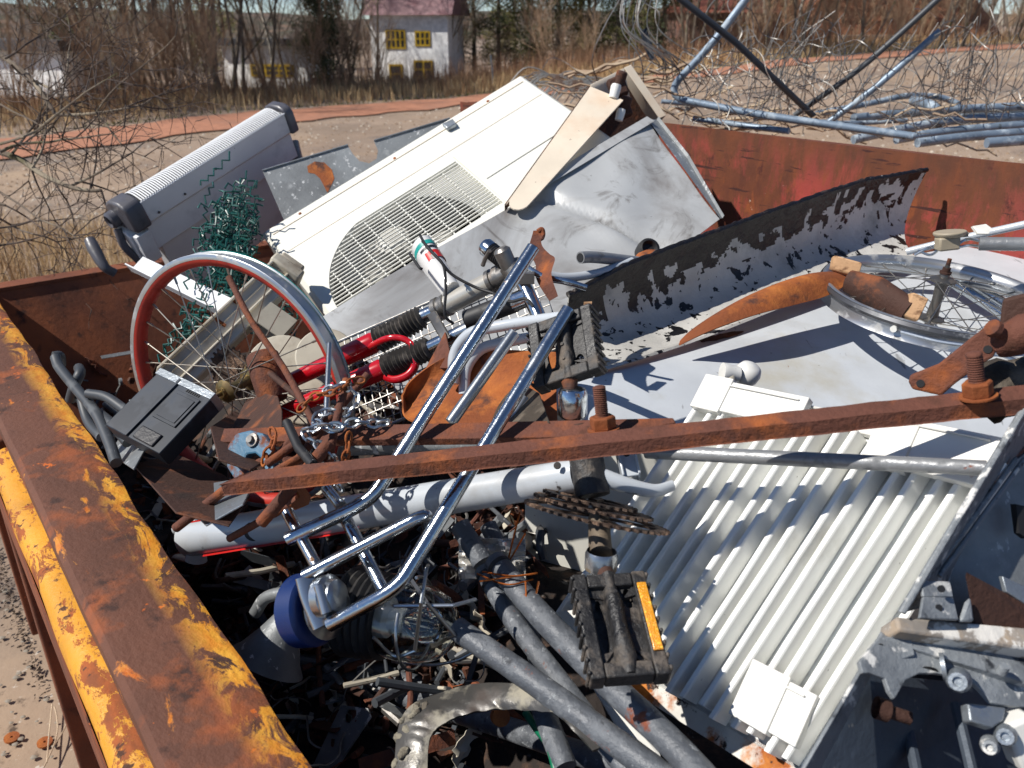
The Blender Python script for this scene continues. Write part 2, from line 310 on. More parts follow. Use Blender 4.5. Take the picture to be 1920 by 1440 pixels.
tag(obj('ground', mb, m['ground'], loc=(0, 0, 0)), kind='structure')
mb = MB(); mb.grid(lambda a, b: Vector((lerp(-2.6, 4, a), lerp(-2.2, 1.5 + .12 * math.sin(a * 37), b), .006)), 30, 20)
tag(obj('concrete_pavement', mb, m['concrete'], loc=(0, 0, 0)), kind='structure')
# cinder track, an irregular ribbon on the terrain
cl = spline([Vector(p) for p in [(-30, -6, 0), (-14, 7, 0), (-8.8, 14.6, 0), (-4.2, 21.3, 0), (2.1, 25, 0), (4.7, 26.2, 0), (9.3, 28.6, 0), (19, 34, 0), (60, 56, 0), (120, 80, 0)]], 14)
mb = MB(); vs = []
for i, p in enumerate(cl):
    t = (cl[min(i + 1, len(cl) - 1)] - cl[max(i - 1, 0)]).normalized(); n = Vector((-t.y, t.x, 0)); wd = 1.25
    for k in range(5):
        o = (k / 4 - .5) * 2 * wd * (1 + .12 * math.sin(i * 1.7 + k)); q = p + n * o; vs.append((q.x, q.y, GZ(q.x, q.y) + .03))
mb.add(vs, [(i * 5 + k, i * 5 + k + 1, (i + 1) * 5 + k + 1, (i + 1) * 5 + k) for i in range(len(cl) - 1) for k in range(4)])
tag(obj('cinder_track', mb, m['track'], loc=(0, 0, 0)), kind='structure')
def track_side(p):                       # signed distance beyond the track (positive = far side)
    best = 1e9; s = 0
    for i in range(0, len(cl) - 1, 2):
        a = cl[i]; b = cl[min(i + 2, len(cl) - 1)]; d = b - a; q = p - a; t = max(0, min(1, (q.x * d.x + q.y * d.y) / (d.x * d.x + d.y * d.y)))
        c = a + d * t; dist = math.hypot(p.x - c.x, p.y - c.y)
        if dist < best: best = dist; s = d.x * q.y - d.y * q.x
    return best if s > 0 else -best
# far hills
mb = MB(); vs = []; n = 80
for i in range(n + 1):
    a = R_(-85 + 170 * i / n); r0 = 130; h = 5.2 + 1.0 * math.sin(i * .31) + .5 * math.sin(i * .83) + .25 * math.sin(i * 2.3)
    for k in range(5):
        rr = r0 + k * 14; hh = h * math.sin(math.pi * .5 * k / 4); vs.append((rr * math.sin(a), rr * math.cos(a), hh - .5))
mb.add(vs, [(i * 5 + k, (i + 1) * 5 + k, (i + 1) * 5 + k + 1, i * 5 + k + 1) for i in range(n) for k in range(4)])
m['hill'] = M('wooded_hill', '#5a4c40', .95, 0, [dict(c='#44442e', s=.2, lo=.45, hi=.6), dict(c='#7a5e4a', s=.3, lo=.52, hi=.64), dict(c='#2e2c22', s=1.4, lo=.52, hi=.62)], bump=1, bscale=1.5)
tag(obj('hills', mb, m['hill'], loc=(0, 0, 0)), kind='structure')
# ------------------------------------------------------------------ grass, verge
def blades(name, pts, hmin, hmax, wid, mat, label, lean=.35):
    n = len(pts); pts = np.array(pts); rg = np.random.default_rng(len(pts)); h = rg.uniform(hmin, hmax, n); a = rg.uniform(0, 6.283, n); l = rg.uniform(0, lean, n) * h
    la = rg.uniform(0, 6.283, n); dx, dy = np.cos(a) * wid, np.sin(a) * wid
    v = np.zeros((n, 5, 3)); top = pts + np.stack([np.cos(la) * l, np.sin(la) * l, h], 1); mid = pts + np.stack([np.cos(la) * l * .3, np.sin(la) * l * .3, h * .55], 1)
    v[:, 0] = pts; v[:, 1] = pts; v[:, 0, 0] -= dx; v[:, 0, 1] -= dy; v[:, 1, 0] += dx; v[:, 1, 1] += dy
    v[:, 2] = mid; v[:, 3] = mid; v[:, 2, 0] += dx * .7; v[:, 2, 1] += dy * .7; v[:, 3, 0] -= dx * .7; v[:, 3, 1] -= dy * .7; v[:, 4] = top
    me = bpy.data.meshes.new(name); idx = np.arange(n) * 5
    F = [(i, i + 1, i + 2, i + 3) for i in idx.tolist()] + [(i + 3, i + 2, i + 4) for i in idx.tolist()]
    me.from_pydata(v.reshape(-1, 3).tolist(), [], F); me.materials.append(mat); o = bpy.data.objects.new(name, me); COL.objects.link(o)
    return tag(o, label, 'grass', kind='stuff')
m['drygrass'] = M('dry_straw_grass', '#c8ab7e', .9, 0, [dict(c='#9c7854', s=.8, lo=.45, hi=.6), dict(c='#dcc498', s=2.2, lo=.55, hi=.65)])
m['redbrush'] = M('brown_brush', '#906c52', .9, 0, [dict(c='#b08a68', s=.7, lo=.48, hi=.62)])
m['greengrass'] = M('fresh_green_grass', '#4f5c24', .9, 0, [dict(c='#8c8048', s=3, lo=.5, hi=.62)])
pts = []; pb = []; pg = []
rnd = random.Random(3)
while len(pts) < 26000:
    i = rnd.random(); p = cl[int(i * (len(cl) - 30)) + 14]; q = p + Vector((rnd.uniform(-7, 7), rnd.uniform(-1, 10), 0))
    s = track_side(q)
    if 1.55 < s < 8 and q.y > 5 and abs(q.x) < q.y * .85 + 3:
        z = GZ(q.x, q.y)
        if s < 2.1 and rnd.random() < .7: pg.append((q.x, q.y, z)); continue
        if s < 3.6 and rnd.random() < .45: continue
        pts.append((q.x, q.y, z))
        if s > 3.3 and rnd.random() < .45: pb.append((q.x, q.y, z))
blades('dry_grass', pts, .12, .55, .012, m['drygrass'], 'dry straw-coloured grass on the verge beyond the red track')
blades('undergrowth', pb, .35, 1.15, .009, m['redbrush'], 'brown leggy undergrowth below the bare trees', .25)
blades('green_grass', pg, .03, .1, .012, m['greengrass'], 'short green grass edging the red cinder track')
pts = [];
for _ in range(5200):
    q = PG(rnd.uniform(-160, 330), rnd.uniform(430, 560) if rnd.random() < .8 else rnd.uniform(560, 1000))
    if q.x * CV.x + q.y * CV.y > .0 and q.x * CU.x + q.y * CU.y < 3.1: continue
    pts.append(tuple(q + Vector((rnd.uniform(-.1, .1), rnd.uniform(-.1, .1), 0))))
blades('straw_tuft', pts, .05, .33, .003, m['drygrass'], 'dry straw tufts on the ground behind the left end of the container', .6)
# ------------------------------------------------------------------ trees
m['bark'] = M('dark_bark', '#6c6054', .95, 0, [dict(c='#968a76', s=5, lo=.5, hi=.62), dict(c='#5e5c38', s=3, lo=.56, hi=.66)], bump=.5, bscale=30)
m['twig'] = M('brown_twigs', '#a89078', .9, 0, [dict(c='#c4b094', s=1.5, lo=.5, hi=.62)])
m['birch'] = M('birch_bark', '#b8b0a2', .8, 0, [dict(c='#3c3630', s=6, lo=.58, hi=.62, st=(1, 1, 4)), dict(c='#8a7868', s=1.5, lo=.5, hi=.7)])
m['ever'] = M('evergreen_foliage', '#333d1e', .8, 0, [dict(c='#565a28', s=1.6, lo=.48, hi=.62), dict(c='#1e2814', s=2.6, lo=.52, hi=.66)])
m['olive'] = M('olive_budding_foliage', '#5a5a2a', .8, 0, [dict(c='#7c7440', s=1.6, lo=.48, hi=.62)])
m['brushmat'] = M('rusty_brown_shrub_stems', '#9a7e64', .9, 0, [dict(c='#b89c7e', s=1.2, lo=.48, hi=.62)])
m['twig_olive'] = M('olive_budding_twigs', '#8f8660', .9, 0, [dict(c='#b0a878', s=1.5, lo=.5, hi=.62)])
def grow(mb, tw, p, d, L, r, lv, rg, spread=.6, sides=5):
    n = 4 if lv > 0 else 3; pts = [p]; rs = [r]; q = p.copy(); dd = d.copy()
    for i in range(n):
        dd = (dd + Vector((rg.gauss(0, .12), rg.gauss(0, .12), rg.gauss(.04, .08)))).normalized(); q = q + dd * L / n; pts.append(q.copy()); rs.append(r * (1 - .62 * (i + 1) / n))
    (mb if lv >= 2 else tw).tube(pts, rs, max(3, sides), cap=False)
    if lv == 0: return
    for k in range({4: 7, 3: 6, 2: 6, 1: 7}[lv]):
        t = rg.uniform(.18, 1); i = min(n - 1, int(t * n)); b = pts[i].lerp(pts[i + 1], t * n - i)
        a = rg.uniform(0, 6.283); side = Vector((math.cos(a), math.sin(a), rg.uniform(-.1, .9))).normalized()
        nd = (dd * rg.uniform(.5, 1) + side * spread * rg.uniform(.8, 1.6)).normalized()
        grow(mb, tw, b, nd, L * rg.uniform(.35, .6), max(.003, r * .42), lv - 1, rg, spread, sides - 1)
def bare_tree(seed, H=7, r=.1, stems=1, lv=4, spread=.6, bark='bark', label='', group='', cat='tree', name='bare_tree'):
    rg = random.Random(seed); mb, tw = MB(), MB()
    for s in range(stems):
        a = rg.uniform(0, 6.28); grow(mb, tw, Vector((math.cos(a), math.sin(a), 0)) * (.15 * (stems > 1)) + Vector((0, 0, -.05)), Vector((math.cos(a) * .22 * (stems > 1), math.sin(a) * .22 * (stems > 1), 1)).normalized(), H * rg.uniform(.8, 1), r, lv, rg, spread)
    t = thing(name, label, cat, (0, 0, 0), group)
    obj('trunk', mb, m[bark], t); obj('crown', tw, m['brushmat'] if bark == 'brushmat' else m['twig_olive'] if seed % 2 else m['twig'], t); return t
def ever_tree(seed, H, Wd, mat, label, group, name='evergreen_tree', n=9000, cone=.6):
    rg = random.Random(seed); t = thing(name, label, 'tree', (0, 0, 0), group); mb = MB(); mb.tube([(0, 0, -.1), (0, 0, H * .9)], [.12, .02], 6)
    lf = MB(); blobs = []
    for _ in range(60):
        h = rg.uniform(.03, .97); rr = Wd * (1 - cone * h) * (.35 + .65 * math.sqrt(min(1, h * 6))); a = rg.uniform(0, 6.28); q = rr * rg.uniform(.25, 1)
        blobs.append((Vector((math.cos(a) * q, math.sin(a) * q, h * H)), rg.uniform(.18, .38) * Wd ** .6))
        mb.tube([(0, 0, h * H * .8), blobs[-1][0]], [.025, .008], 4)
    for _ in range(n):
        c, rad = rg.choice(blobs); d = Vector((rg.gauss(0, 1), rg.gauss(0, 1), rg.gauss(0, .8))).normalized() * rad * rg.uniform(.6, 1.15); p = c + d; s = rg.uniform(.03, .07)
        u = Vector((rg.gauss(0, 1), rg.gauss(0, 1), rg.gauss(.4, 1))).normalized(); w_ = u.orthogonal().normalized() * s * .45; u *= s
        lf.add([p - w_, p + w_, p + u + w_ * .4, p + u - w_ * .4], [(0, 1, 2, 3)])
    obj('trunk', mb, m['bark'], t); obj('crown', lf, m[mat], t, smooth=0); return t
def place(src, px_, py_, used=set(), s=1, rz=None, lean=0, label=None):
    o = src if src.name not in used else copy_tree(src)
    if src.name not in used: used.add(src.name)
    p = PG(px_, py_); o.location = p; o.scale = (s, s, s); o.rotation_euler = (0, lean, rnd.uniform(0, 6.28) if rz is None else rz)
    if label: o['label'] = label
    return o
GB = 'bare broadleaf trees beyond the track'
bare = [bare_tree(s, H=rnd.uniform(6, 8), r=.06, stems=st, lv=4, spread=.65, label='bare brown tree with a fine mesh of twigs beyond the red track', group=GB) for s, st in ((11, 1), (12, 3), (13, 2), (14, 4))]
for i, (x, y, s) in enumerate([(180, 196, 1), (232, 192, 1.2), (262, 190, 1.25), (310, 188, .9), (405, 186, 1.2), (425, 180, 1.2), (455, 178, 1), (500, 172, .9), (540, 166, .9), (150, 180, .9), (360, 172, 1),
        (655, 160, .8), (705, 156, .9), (850, 150, 1), (985, 138, .9), (1290, 120, .9), (1345, 112, 1), (1400, 112, .9), (1440, 108, .8), (1500, 104, .9), (1545, 100, .8), (1620, 98, .7), (1760, 92, .9), (1800, 88, .9), (1850, 84, .9), (1900, 80, 1), (620, 150, .9), (-60, 215, 1), (-150, 230, 1), (1990, 74, 1)]):
    place(bare[i % 4], x, y, s=s)
GS = 'leafless brown shrubs along the verge'
shr = [bare_tree(s, H=2.3, r=.018, stems=9, lv=2, spread=.45, bark='brushmat', label='leafless brown shrub of thin upright stems on the verge', group=GS, cat='shrub', name='bare_shrub') for s in (31, 32, 33)]
for i in range(70):
    x = -60 + 2040 * (i + rnd.random()) / 70; yb = np.interp(x, [-60, 0, 400, 650, 850, 1100, 1250, 1500, 1920], [235, 228, 196, 172, 156, 138, 128, 104, 80])
    if 690 < x < 850 and rnd.random() < .6: continue
    if (x < 125 or 430 < x < 590 or 880 < x < 1230) and rnd.random() < .7: continue
    place(shr[i % 3], x, yb - rnd.uniform(0, 14), s=rnd.uniform(.6, 1.15))
GI = 'slender birches beyond the track'
bir = [bare_tree(s, H=8, r=.07, stems=1, lv=3, spread=.35, bark='birch', label='slender pale birch trunk with few side twigs', group=GI, name='birch_tree') for s in (41, 42)]
for i in range(64):          # second and third rows, farther off
    x = -100 + 2120 * (i + rnd.random() * .9) / 64; yb = np.interp(x, [-60, 0, 400, 650, 850, 1100, 1250, 1500, 1920], [150, 146, 138, 130, 124, 112, 106, 92, 74]) - rnd.uniform(0, 22)
    if 690 < x < 850 or 880 < x < 1230 or 430 < x < 590: continue
    place(bare[rnd.randrange(4)], x, yb, s=rnd.uniform(.8, 1.25))
for i, (x, y, s) in enumerate([(985, 130, .9), (1040, 132, 1), (1088, 130, 1.1), (1060, 128, .7), (1446, 102, 1.1), (1470, 100, .8), (1480, 98, .9), (1695, 78, 1), (1712, 78, 1), (1730, 76, 1), (1792, 72, 1.1), (1865, 70, 1), (1880, 72, .8), (517, 168, .9), (1625, 82, .7)]):
    place(bir[i % 2], x, y, s=s, lean=rnd.uniform(-.1, -.02))
ev = ever_tree(51, 3.4, 1.15, 'ever', 'round dark green conifer bush standing alone left of the white house with the yellow windows', None, name='conifer_bush', n=12000); place(ev, 612, 170)
GE = 'tall olive conifers behind the birches'
ev2 = [ever_tree(s, 7, 1.7, 'ever' if s % 2 else 'olive', 'tall olive green conifer in the dense stand behind the birches', GE, n=12000, cone=.5) for s in (61, 62)]
for i, (x, y) in enumerate([(890, 142), (935, 138), (990, 136), (1045, 133), (1100, 130), (1155, 127), (1205, 124), (965, 128), (1085, 122), (1180, 118), (1240, 116), (430, 150), (140, 165)]): place(ev2[i % 2], x, y, s=rnd.uniform(.85, 1.05))
ev3 = ever_tree(71, 2.2, .9, 'ever', 'low dark evergreen on the left beside the long white shed', None, n=7000); place(ev3, 150, 176)
# stones strewn over the yard
rg = random.Random(12); gs = [MB(), MB()]
for _ in range(9000):
    x, y = rg.uniform(-60, 1980), 100 + 330 * rg.random() ** 1.3
    q = PG(x, y)
    if q.y > 32 or abs(track_side(q)) < 1.2: continue
    r = rg.uniform(.008, .03) * (1 + q.y * .03); n = 5; b = gs[rg.random() < .35]; vs = [q + Vector((0, 0, r * .7))] + [q + Vector((math.cos(6.28 * k / n) * r * rg.uniform(.7, 1.3), math.sin(6.28 * k / n) * r * rg.uniform(.7, 1.3), 0)) for k in range(n)]
    b.add(vs, [(0, 1 + k, 1 + (k + 1) % n) for k in range(n)])
tag(obj('gravel', gs[0], M('brown_stones', '#8c7660', .95), loc=(0, 0, 0), smooth=0), 'brown stones strewn over the yard', 'gravel', kind='stuff')
tag(obj('gravel', gs[1], M('pale_stones', '#b8ac9c', .95), loc=(0, 0, 0), smooth=0), 'pale stones strewn over the yard', 'gravel', kind='stuff')
# ------------------------------------------------------------------ buildings
m['wallw'] = M('white_render', '#f0f0ee', .8, 0, [dict(c='#d2d0cc', s=.8, lo=.55, hi=.7)])
m['winframe'] = M('yellow_window_frame', '#b0901c', .5); m['pane'] = M('dark_window_pane', '#3a3a3a', .15, 0, spec=.8)
m['pinkroof'] = M('faded_pink_roof', '#86696c', .8, 0, [dict(c='#705054', s=1.2, lo=.5, hi=.6)])
m['tileroof'] = M('red_tile_roof', '#7c4636', .8); m['brick'] = M('red_brick', '#665048', .9, 0, [dict(c='#8a5c48', s=1.4, lo=.48, hi=.6)])
m['greyroof'] = M('dark_flat_roof', '#4c4a4c', .8); m['paint'] = M('pink_orange_graffiti', '#a8705c', .8)
def house(name, label, px0, px1, pyb, depth, H, wallm, roofm, roofh, wins=(), rz=0, over=.25, rf='roof'):
    a, b = PG(px0, pyb), PG(px1, pyb); d = max(a.length, b.length) * 0 + (a.y + b.y) / 2
    A = Vector((a.x * d / a.y, d, min(a.z, b.z) - .2)); kk = (d - A.x * rz) / (b.y - b.x * rz); B = Vector((b.x * kk, b.y * kk, A.z)); e = (B - A); L = e.length; e.normalize(); n = Vector((-e.y, e.x, 0)); Z = Vector((0, 0, 1))
    t = thing(name, label, 'building', (A + B) / 2)
    mb = MB().frame_box(A, e * L, n * depth, Z * (H + .2)); obj('wall', mb, m[wallm], t)
    mb = MB(); o = A + Z * (H + .2)
    if roofh > .4: mb.poly([o - n * over - e * over, o + n * (depth + over) - e * over, o + n * depth / 2 - e * over + Z * roofh], e * (L + 2 * over))
    else: mb.frame_box(o - n * over - e * over, e * (L + 2 * over), n * (depth + 2 * over), Z * roofh)
    obj(rf, mb, m[roofm], t)
    for (u0, u1, z0, z1, nc) in wins:
        w = MB(); p0 = A + e * (u0 * L) + Z * (z0 + .2) - n * .03; W_ = (u1 - u0) * L; Hh = z1 - z0; f = .07
        w.frame_box(p0, e * W_, n * .06, Z * f); w.frame_box(p0 + Z * (Hh - f), e * W_, n * .06, Z * f)
        for k in range(nc + 1): w.frame_box(p0 + e * (W_ - f) * k / nc + Z * f, e * f, n * .06, Z * (Hh - 2 * f))
        w.frame_box(p0 + Z * (Hh * .45) + n * .002, e * W_, n * .05, Z * f * .7)
        fr = obj('window', w, m['winframe'], t)
        obj('pane', MB().frame_box(p0 + n * .012 + e * .01 + Z * .01, e * (W_ - .02), n * .015, Z * (Hh - .02)), m['pane'], fr)
    return t
h1 = house('house', 'white two-storey house with yellow window frames and faded pink roof behind the shrubs', 700, 842, 150, 2.2, 2.35, 'wallw', 'pinkroof', 1.5, [(.2, .46, 1.15, 1.85, 4), (.58, .78, 1.25, 1.8, 3), (.22, .4, -.1, .6, 1), (.55, .8, .1, .75, 2)], rz=-.22)
house('shed', 'long low white shed with dark roof at the left edge', -90, 128, 178, 3, 1.3, 'wallw', 'greyroof', .3, [], rz=-.3)
house('low_building', 'low white building with a yellow band between the bare trees and the conifer bush', 425, 592, 163, 1.5, 1.35, 'wallw', 'greyroof', .22, [(.3, .78, .35, .75, 6)], rz=-.22)
house('brick_building', 'long dark red brick building far behind the wire tangle', 1290, 1440, 96, 6, 1.7, 'brick', 'tileroof', .8, [(.3, .5, .9, 1.4, 2), (.62, .74, .6, 1.2, 1)], over=.3)
mb = MB(); c0 = PG(1640, 84)
mb.grid(lambda a, b: Vector((c0.x + (a - .5) * 14, c0.y + b * 6, c0.z - .2 + 3.4 * math.sin(math.pi * b) ** .7 * math.sin(math.pi * a) ** .5 * (1 + .12 * math.sin(a * 23) + .1 * math.sin(b * 17 + a * 9)))), 36, 14)
m['clay'] = M('orange_clay_bank', '#8c5e46', .95, 0, [dict(c='#7c4834', s=.8, lo=.48, hi=.62), dict(c='#b87a58', s=2, lo=.56, hi=.68)], bump=.6, bscale=8)
tag(obj('clay_bank_hill', mb, m['clay']), kind='structure')
q = PG(1640, 84); mb = MB().box(q + Vector((0, -.6, .25)), 3.6, .5, .35); solo('concrete_block', mb, m['concrete'], 'long white concrete block lying below the orange clay bank', 'concrete block', bevel=.03)
q = PG(925, 166); solo('fence_post', MB().tube([q, q + Vector((-.03, 0, .55)), q + Vector((-.08, 0, 1.0))], .028, 8), m['galv'], 'lone thin grey metal post beside the red track above the air conditioner', 'post')
# ------------------------------------------------------------------ pebbles on the concrete beside the container
PEB = [(50, 1050, .016), (20, 1068, .008), (98, 1090, .008), (150, 1100, .009), (70, 1130, .014), (112, 1155, .010), (80, 1165, .008), (210, 1190, .006), (90, 1242, .006), (36, 1262, .005), (55, 1250, .005), (95, 1258, .008), (118, 1262, .007), (86, 1280, .008), (30, 1270, .006), (10, 1108, .008), (108, 1115, .007)]
rg = random.Random(5)
for i in range(46): PEB.append((rg.uniform(0, 140), rg.uniform(1000, 1420), rg.uniform(.0025, .006)))
for i, (x, y, r) in enumerate(PEB):
    q = PZ(x, y, .008 + r * .5)
    if q.x * CV.x + q.y * CV.y > .045: continue
    mb = MB(); n = 8; vs = []; prof = [(-.5, .35), (-.35, .8), (0, 1), (.35, .75), (.55, .3)]
    for h, rr in prof:
        for k in range(n): a = 6.283 * k / n; j = 1 + .18 * math.sin(k * 2.3 + i + h * 3); vs.append(q + Vector((math.cos(a) * rr * r * j * 2, math.sin(a) * rr * r * j * 1.5, h * r)))
    fs = [(a * n + k, a * n + (k + 1) % n, (a + 1) * n + (k + 1) % n, (a + 1) * n + k) for a in range(4) for k in range(n)] + [tuple(range(n))[::-1], tuple(range(4 * n, 5 * n))]
    mb.add(vs, fs); solo('pebble', mb, m['stonepeb'] if 'stonepeb' in m else m.setdefault('stonepeb', M('pale_pebble', '#8f8678', .85, 0, [dict(c='#6a6058', s=20, lo=.5, hi=.65)])), 'small pale pebble on the concrete beside the container', 'pebble', 'pebbles on the concrete beside the container')
for x, y in ((22, 1383, ), (84, 1392)):
    q = PZ(x, y, .012); solo('rusty_washer', MB().disc(q, (0.1, 0, 1), .021, .006, 20, hole=.004), m['rust_bright'], 'flat rusty disc on the concrete, ' + ('the left one at the picture edge' if x < 50 else 'the right one beside the twig'), 'washer')
tw = MB()
for a in [[(82, 1440), (100, 1400), (108, 1370), (106, 1340), (102, 1325)], [(100, 1400), (118, 1372), (140, 1325)], [(88, 1430), (92, 1380), (98, 1320)]]: tw.tube(spline([PZ(x, y, .03) for x, y in a], 5), .0022, 5)
solo('fallen_twig', tw, m['twig'], 'thin forked twig lying on the concrete beside the container', 'twig')
mb = MB(); rg = random.Random(8)
for _ in range(4200):
    cx, cy, s = rg.choice([(10, 1000, 60), (40, 1060, 50), (75, 1150, 36), (95, 1240, 28), (20, 1020, 60), (60, 1120, 40), (110, 1215, 20)]); q = PZ(cx + rg.gauss(0, s * .6), cy + rg.gauss(0, s), .0)
    if q.x * CV.x + q.y * CV.y > .045: continue
    r = rg.uniform(.003, .009); d = Vector((rg.gauss(0, 1), rg.gauss(0, 1), rg.gauss(0, .4))).normalized() * r; w_ = d.orthogonal().normalized() * r * .5; q.z = .011 + rg.uniform(0, .012)
    mb.add([q - d, q + w_, q + d, q - w_, q + Vector((0, 0, r * .4))], [(0, 1, 4), (1, 2, 4), (2, 3, 4), (3, 0, 4)])
tag(obj('dirt', mb, m['soil'], loc=(0, 0, 0)), 'dark crumbly dirt scattered over the concrete beside the container', 'dirt', kind='stuff')
# ================================================================== CONTAINER
ZR = 1.20; ZF = 1.66; U0, U1 = -1.6, 2.9; V0, V1 = .228, 2.19
sk = thing('skip_container', 'open rusty steel scrap skip with yellow near rim and red far wall', 'skip', UV(.6, 1.2, 0))
def ub(mb, u0, u1, v0, v1, z0, z1): return mb.frame_box(UV(u0, v0, z0), CU * (u1 - u0), CV * (v1 - v0), Vector((0, 0, z1 - z0)))
rg = random.Random(2)
# near rim beam: rounded hollow section with a dented inner edge
sec = [(.092, ZR - .058), (.09, ZR - .012), (.098, ZR - .002), (.115, ZR), (.17, ZR - .002), (.215, ZR - .004), (.226, ZR - .009), (.229, ZR - .02), (.229, ZR - .075)]
mb = MB(); ns = 90; vs = []
for i in range(ns + 1):
    u = lerp(U0, U1 + .02, i / ns); w = .0025 * math.sin(u * 9) + .0015 * math.sin(u * 31 + 1)
    for j, (v, z) in enumerate(sec): vs.append(UV(u, v + (w if j > 4 else w * .3), z + (.0022 * math.sin(u * 23 + j) if j > 4 else 0)))
k = len(sec); mb.add(vs, [(i * k + j, (i + 1) * k + j, (i + 1) * k + j + 1, i * k + j + 1) for i in range(ns) for j in range(k - 1)] + [tuple(j for j in range(k)), tuple(ns * k + j for j in range(k))[::-1]])
obj('rim_beam', mb, m['beam'], sk)
sec = [(.14, ZR - .062), (.085, ZR - .06), (.068, ZR - .064), (.057, ZR - .074), (.053, ZR - .09), (.055, ZR - .2), (.14, ZR - .2)]
mb = MB(); vs = []
for i in range(ns + 1):
    u = lerp(U0, 1.83, i / ns)
    for j, (v, z) in enumerate(sec): vs.append(UV(u, v + .0015 * math.sin(u * 17 + j), z))
k = len(sec); mb.add(vs, [(i * k + j, (i + 1) * k + j, (i + 1) * k + j + 1, i * k + j + 1) for i in range(ns) for j in range(k - 1)] + [tuple(j for j in range(k)), tuple(ns * k + j for j in range(k))[::-1]])
obj('side_rail', mb, m['ledge'], sk)
obj('rail_skirt', ub(MB(), U0, 1.83, .0505, .0525, ZR - .2, ZR - .098), m['brownwall'], sk)
for u in (1.9, 2.6, .2, -.9): obj('side_rib', ub(MB(), u, u + .07, .0535, .13, .12, ZR - .1 + (.03 if u > 1 else -.11)), m['brownwall'], sk, bevel=.006)
mb = MB(); ub(mb, U0, U1 - .35, .145, .222, .12, ZR - .075); obj('near_wall', mb, [m['brownwall']], sk)
# end wall leans outward, top edge with folded lip
mb = MB(); sl_ = .62
mb.poly([UV(U1, .228, ZR - .01), UV(U1, V1, ZR - .01), UV(U1 - sl_, V1, .14), UV(U1 - sl_, .228, .14)], CU * .012)
mb.frame_box(UV(U1 - .004, .228, ZR - .012), CU * .07, CV * (V1 - .228), Vector((0, 0, .012)))
obj('end_wall', mb, m['brownwall'], sk)
mb = MB(); nsg = 60
mb.grid(lambda a, b: UV(lerp(U0, U1 + .23, a), V1 + .012 * math.sin(a * 7) * math.sin(math.pi * b), lerp(ZF - .02 * a + .004 * math.sin(a * 19), .12, b)), nsg, 10, th=.008)
ub(mb, U0, U1 + .2, V1 + .012, V1 + .06, ZF - .07, ZF - .02)
obj('far_wall', mb, m['redwall'], sk)
ub(mb := MB(), U0, U1 - sl_ + .01, .15, V1, .1, .15); obj('floor', mb, m['brownwall'], sk)
mb = MB(); ub(mb, U0 - .02, U0, .06, V1, .12, ZR - .21); obj('end_wall', mb, m['brownwall'], sk)
# heap of fines below the visible scrap
def heapz(u, v):
    e = sstep(.2, 1.0, v) * (1 - .75 * sstep(1.9, 2.5, u)); n = .03 * math.sin(u * 11 + v * 7) + .025 * math.sin(v * 17 - u * 5)
    return .86 + .22 * e + n + .26 * sstep(0, -.7, u) * sstep(.25, .8, v)
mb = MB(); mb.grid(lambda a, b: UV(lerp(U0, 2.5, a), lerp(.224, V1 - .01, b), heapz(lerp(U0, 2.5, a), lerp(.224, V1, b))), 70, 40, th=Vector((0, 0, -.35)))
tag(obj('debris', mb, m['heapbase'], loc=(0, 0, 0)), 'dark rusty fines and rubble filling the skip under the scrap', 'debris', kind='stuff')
# ================================================================== LARGE SCRAP
from mathutils import geometry as mg, noise as mn
class Fr:                                # rectangle frame from three points
    def __init__(s, tl, tr, bl):
        s.o = Vector(tl); d = Vector(tr) - s.o; s.L1 = d.length; s.e1 = d.normalized(); q = Vector(bl) - s.o
        q -= s.e1 * q.dot(s.e1); s.L2 = q.length; s.e2 = q.normalized(); s.n = s.e1.cross(s.e2)
        if s.n.dot(CAM - s.o) < 0: s.n = -s.n
    def p(s, a, b, h=0): return s.o + s.e1 * a + s.e2 * b + s.n * h
    def uv(s, x, y):
        r = ray(x, y); t = (s.o - CAM).dot(s.n) / r.dot(s.n); q = CAM + r * t - s.o; return q.dot(s.e1), q.dot(s.e2)
    def box(s, mb, a0, a1, b0, b1, h0, h1): return mb.frame_box(s.p(a0, b0, h0), s.e1 * (a1 - a0), s.e2 * (b1 - b0), s.n * (h1 - h0))
def circ3(a, b, c):
    ax, ay = a; bx, by = b; cx, cy = c; d = 2 * (ax * (by - cy) + bx * (cy - ay) + cx * (ay - by))
    ux = ((ax * ax + ay * ay) * (by - cy) + (bx * bx + by * by) * (cy - ay) + (cx * cx + cy * cy) * (ay - by)) / d
    uy = ((ax * ax + ay * ay) * (cx - bx) + (bx * bx + by * by) * (ax - cx) + (cx * cx + cy * cy) * (bx - ax)) / d
    return ux, uy, math.hypot(ax - ux, ay - uy)
# ---- air conditioner
F = Fr(P(498, 434, 2.24), P(975, 143, 2.42), P(625, 640, 1.96))
L1, L2 = F.L1, .44
ac = thing('air_conditioner', 'cream-white air conditioner unit with a round fan grille, tilted on top of the heap', 'air conditioner', F.p(L1 / 2, L2, -.2))
cx, cy, cr = circ3(F.uv(757, 363), F.uv(657, 430), F.uv(617, 530)); r0 = F.uv(867, 293); r1 = F.uv(925, 385); sx = (r0[0] + r1[0]) / 2; ty = F.uv(800, 336)[1]
ty = max(ty, cy - cr + .003); by_ = 2 * cy - ty
a_top = math.asin((cy - ty) / cr); outl = []
for k in range(41): a = math.pi / 2 + (math.pi / 2 - a_top) + (2 * a_top) * k / 40; outl.append((cx + cr * math.sin(math.pi / 2 + a) , 0))
outl = []
for k in range(41):
    a = math.pi - a_top + 2 * a_top * k / 40; outl.append((cx + cr * math.cos(a), cy - cr * math.sin(a)))
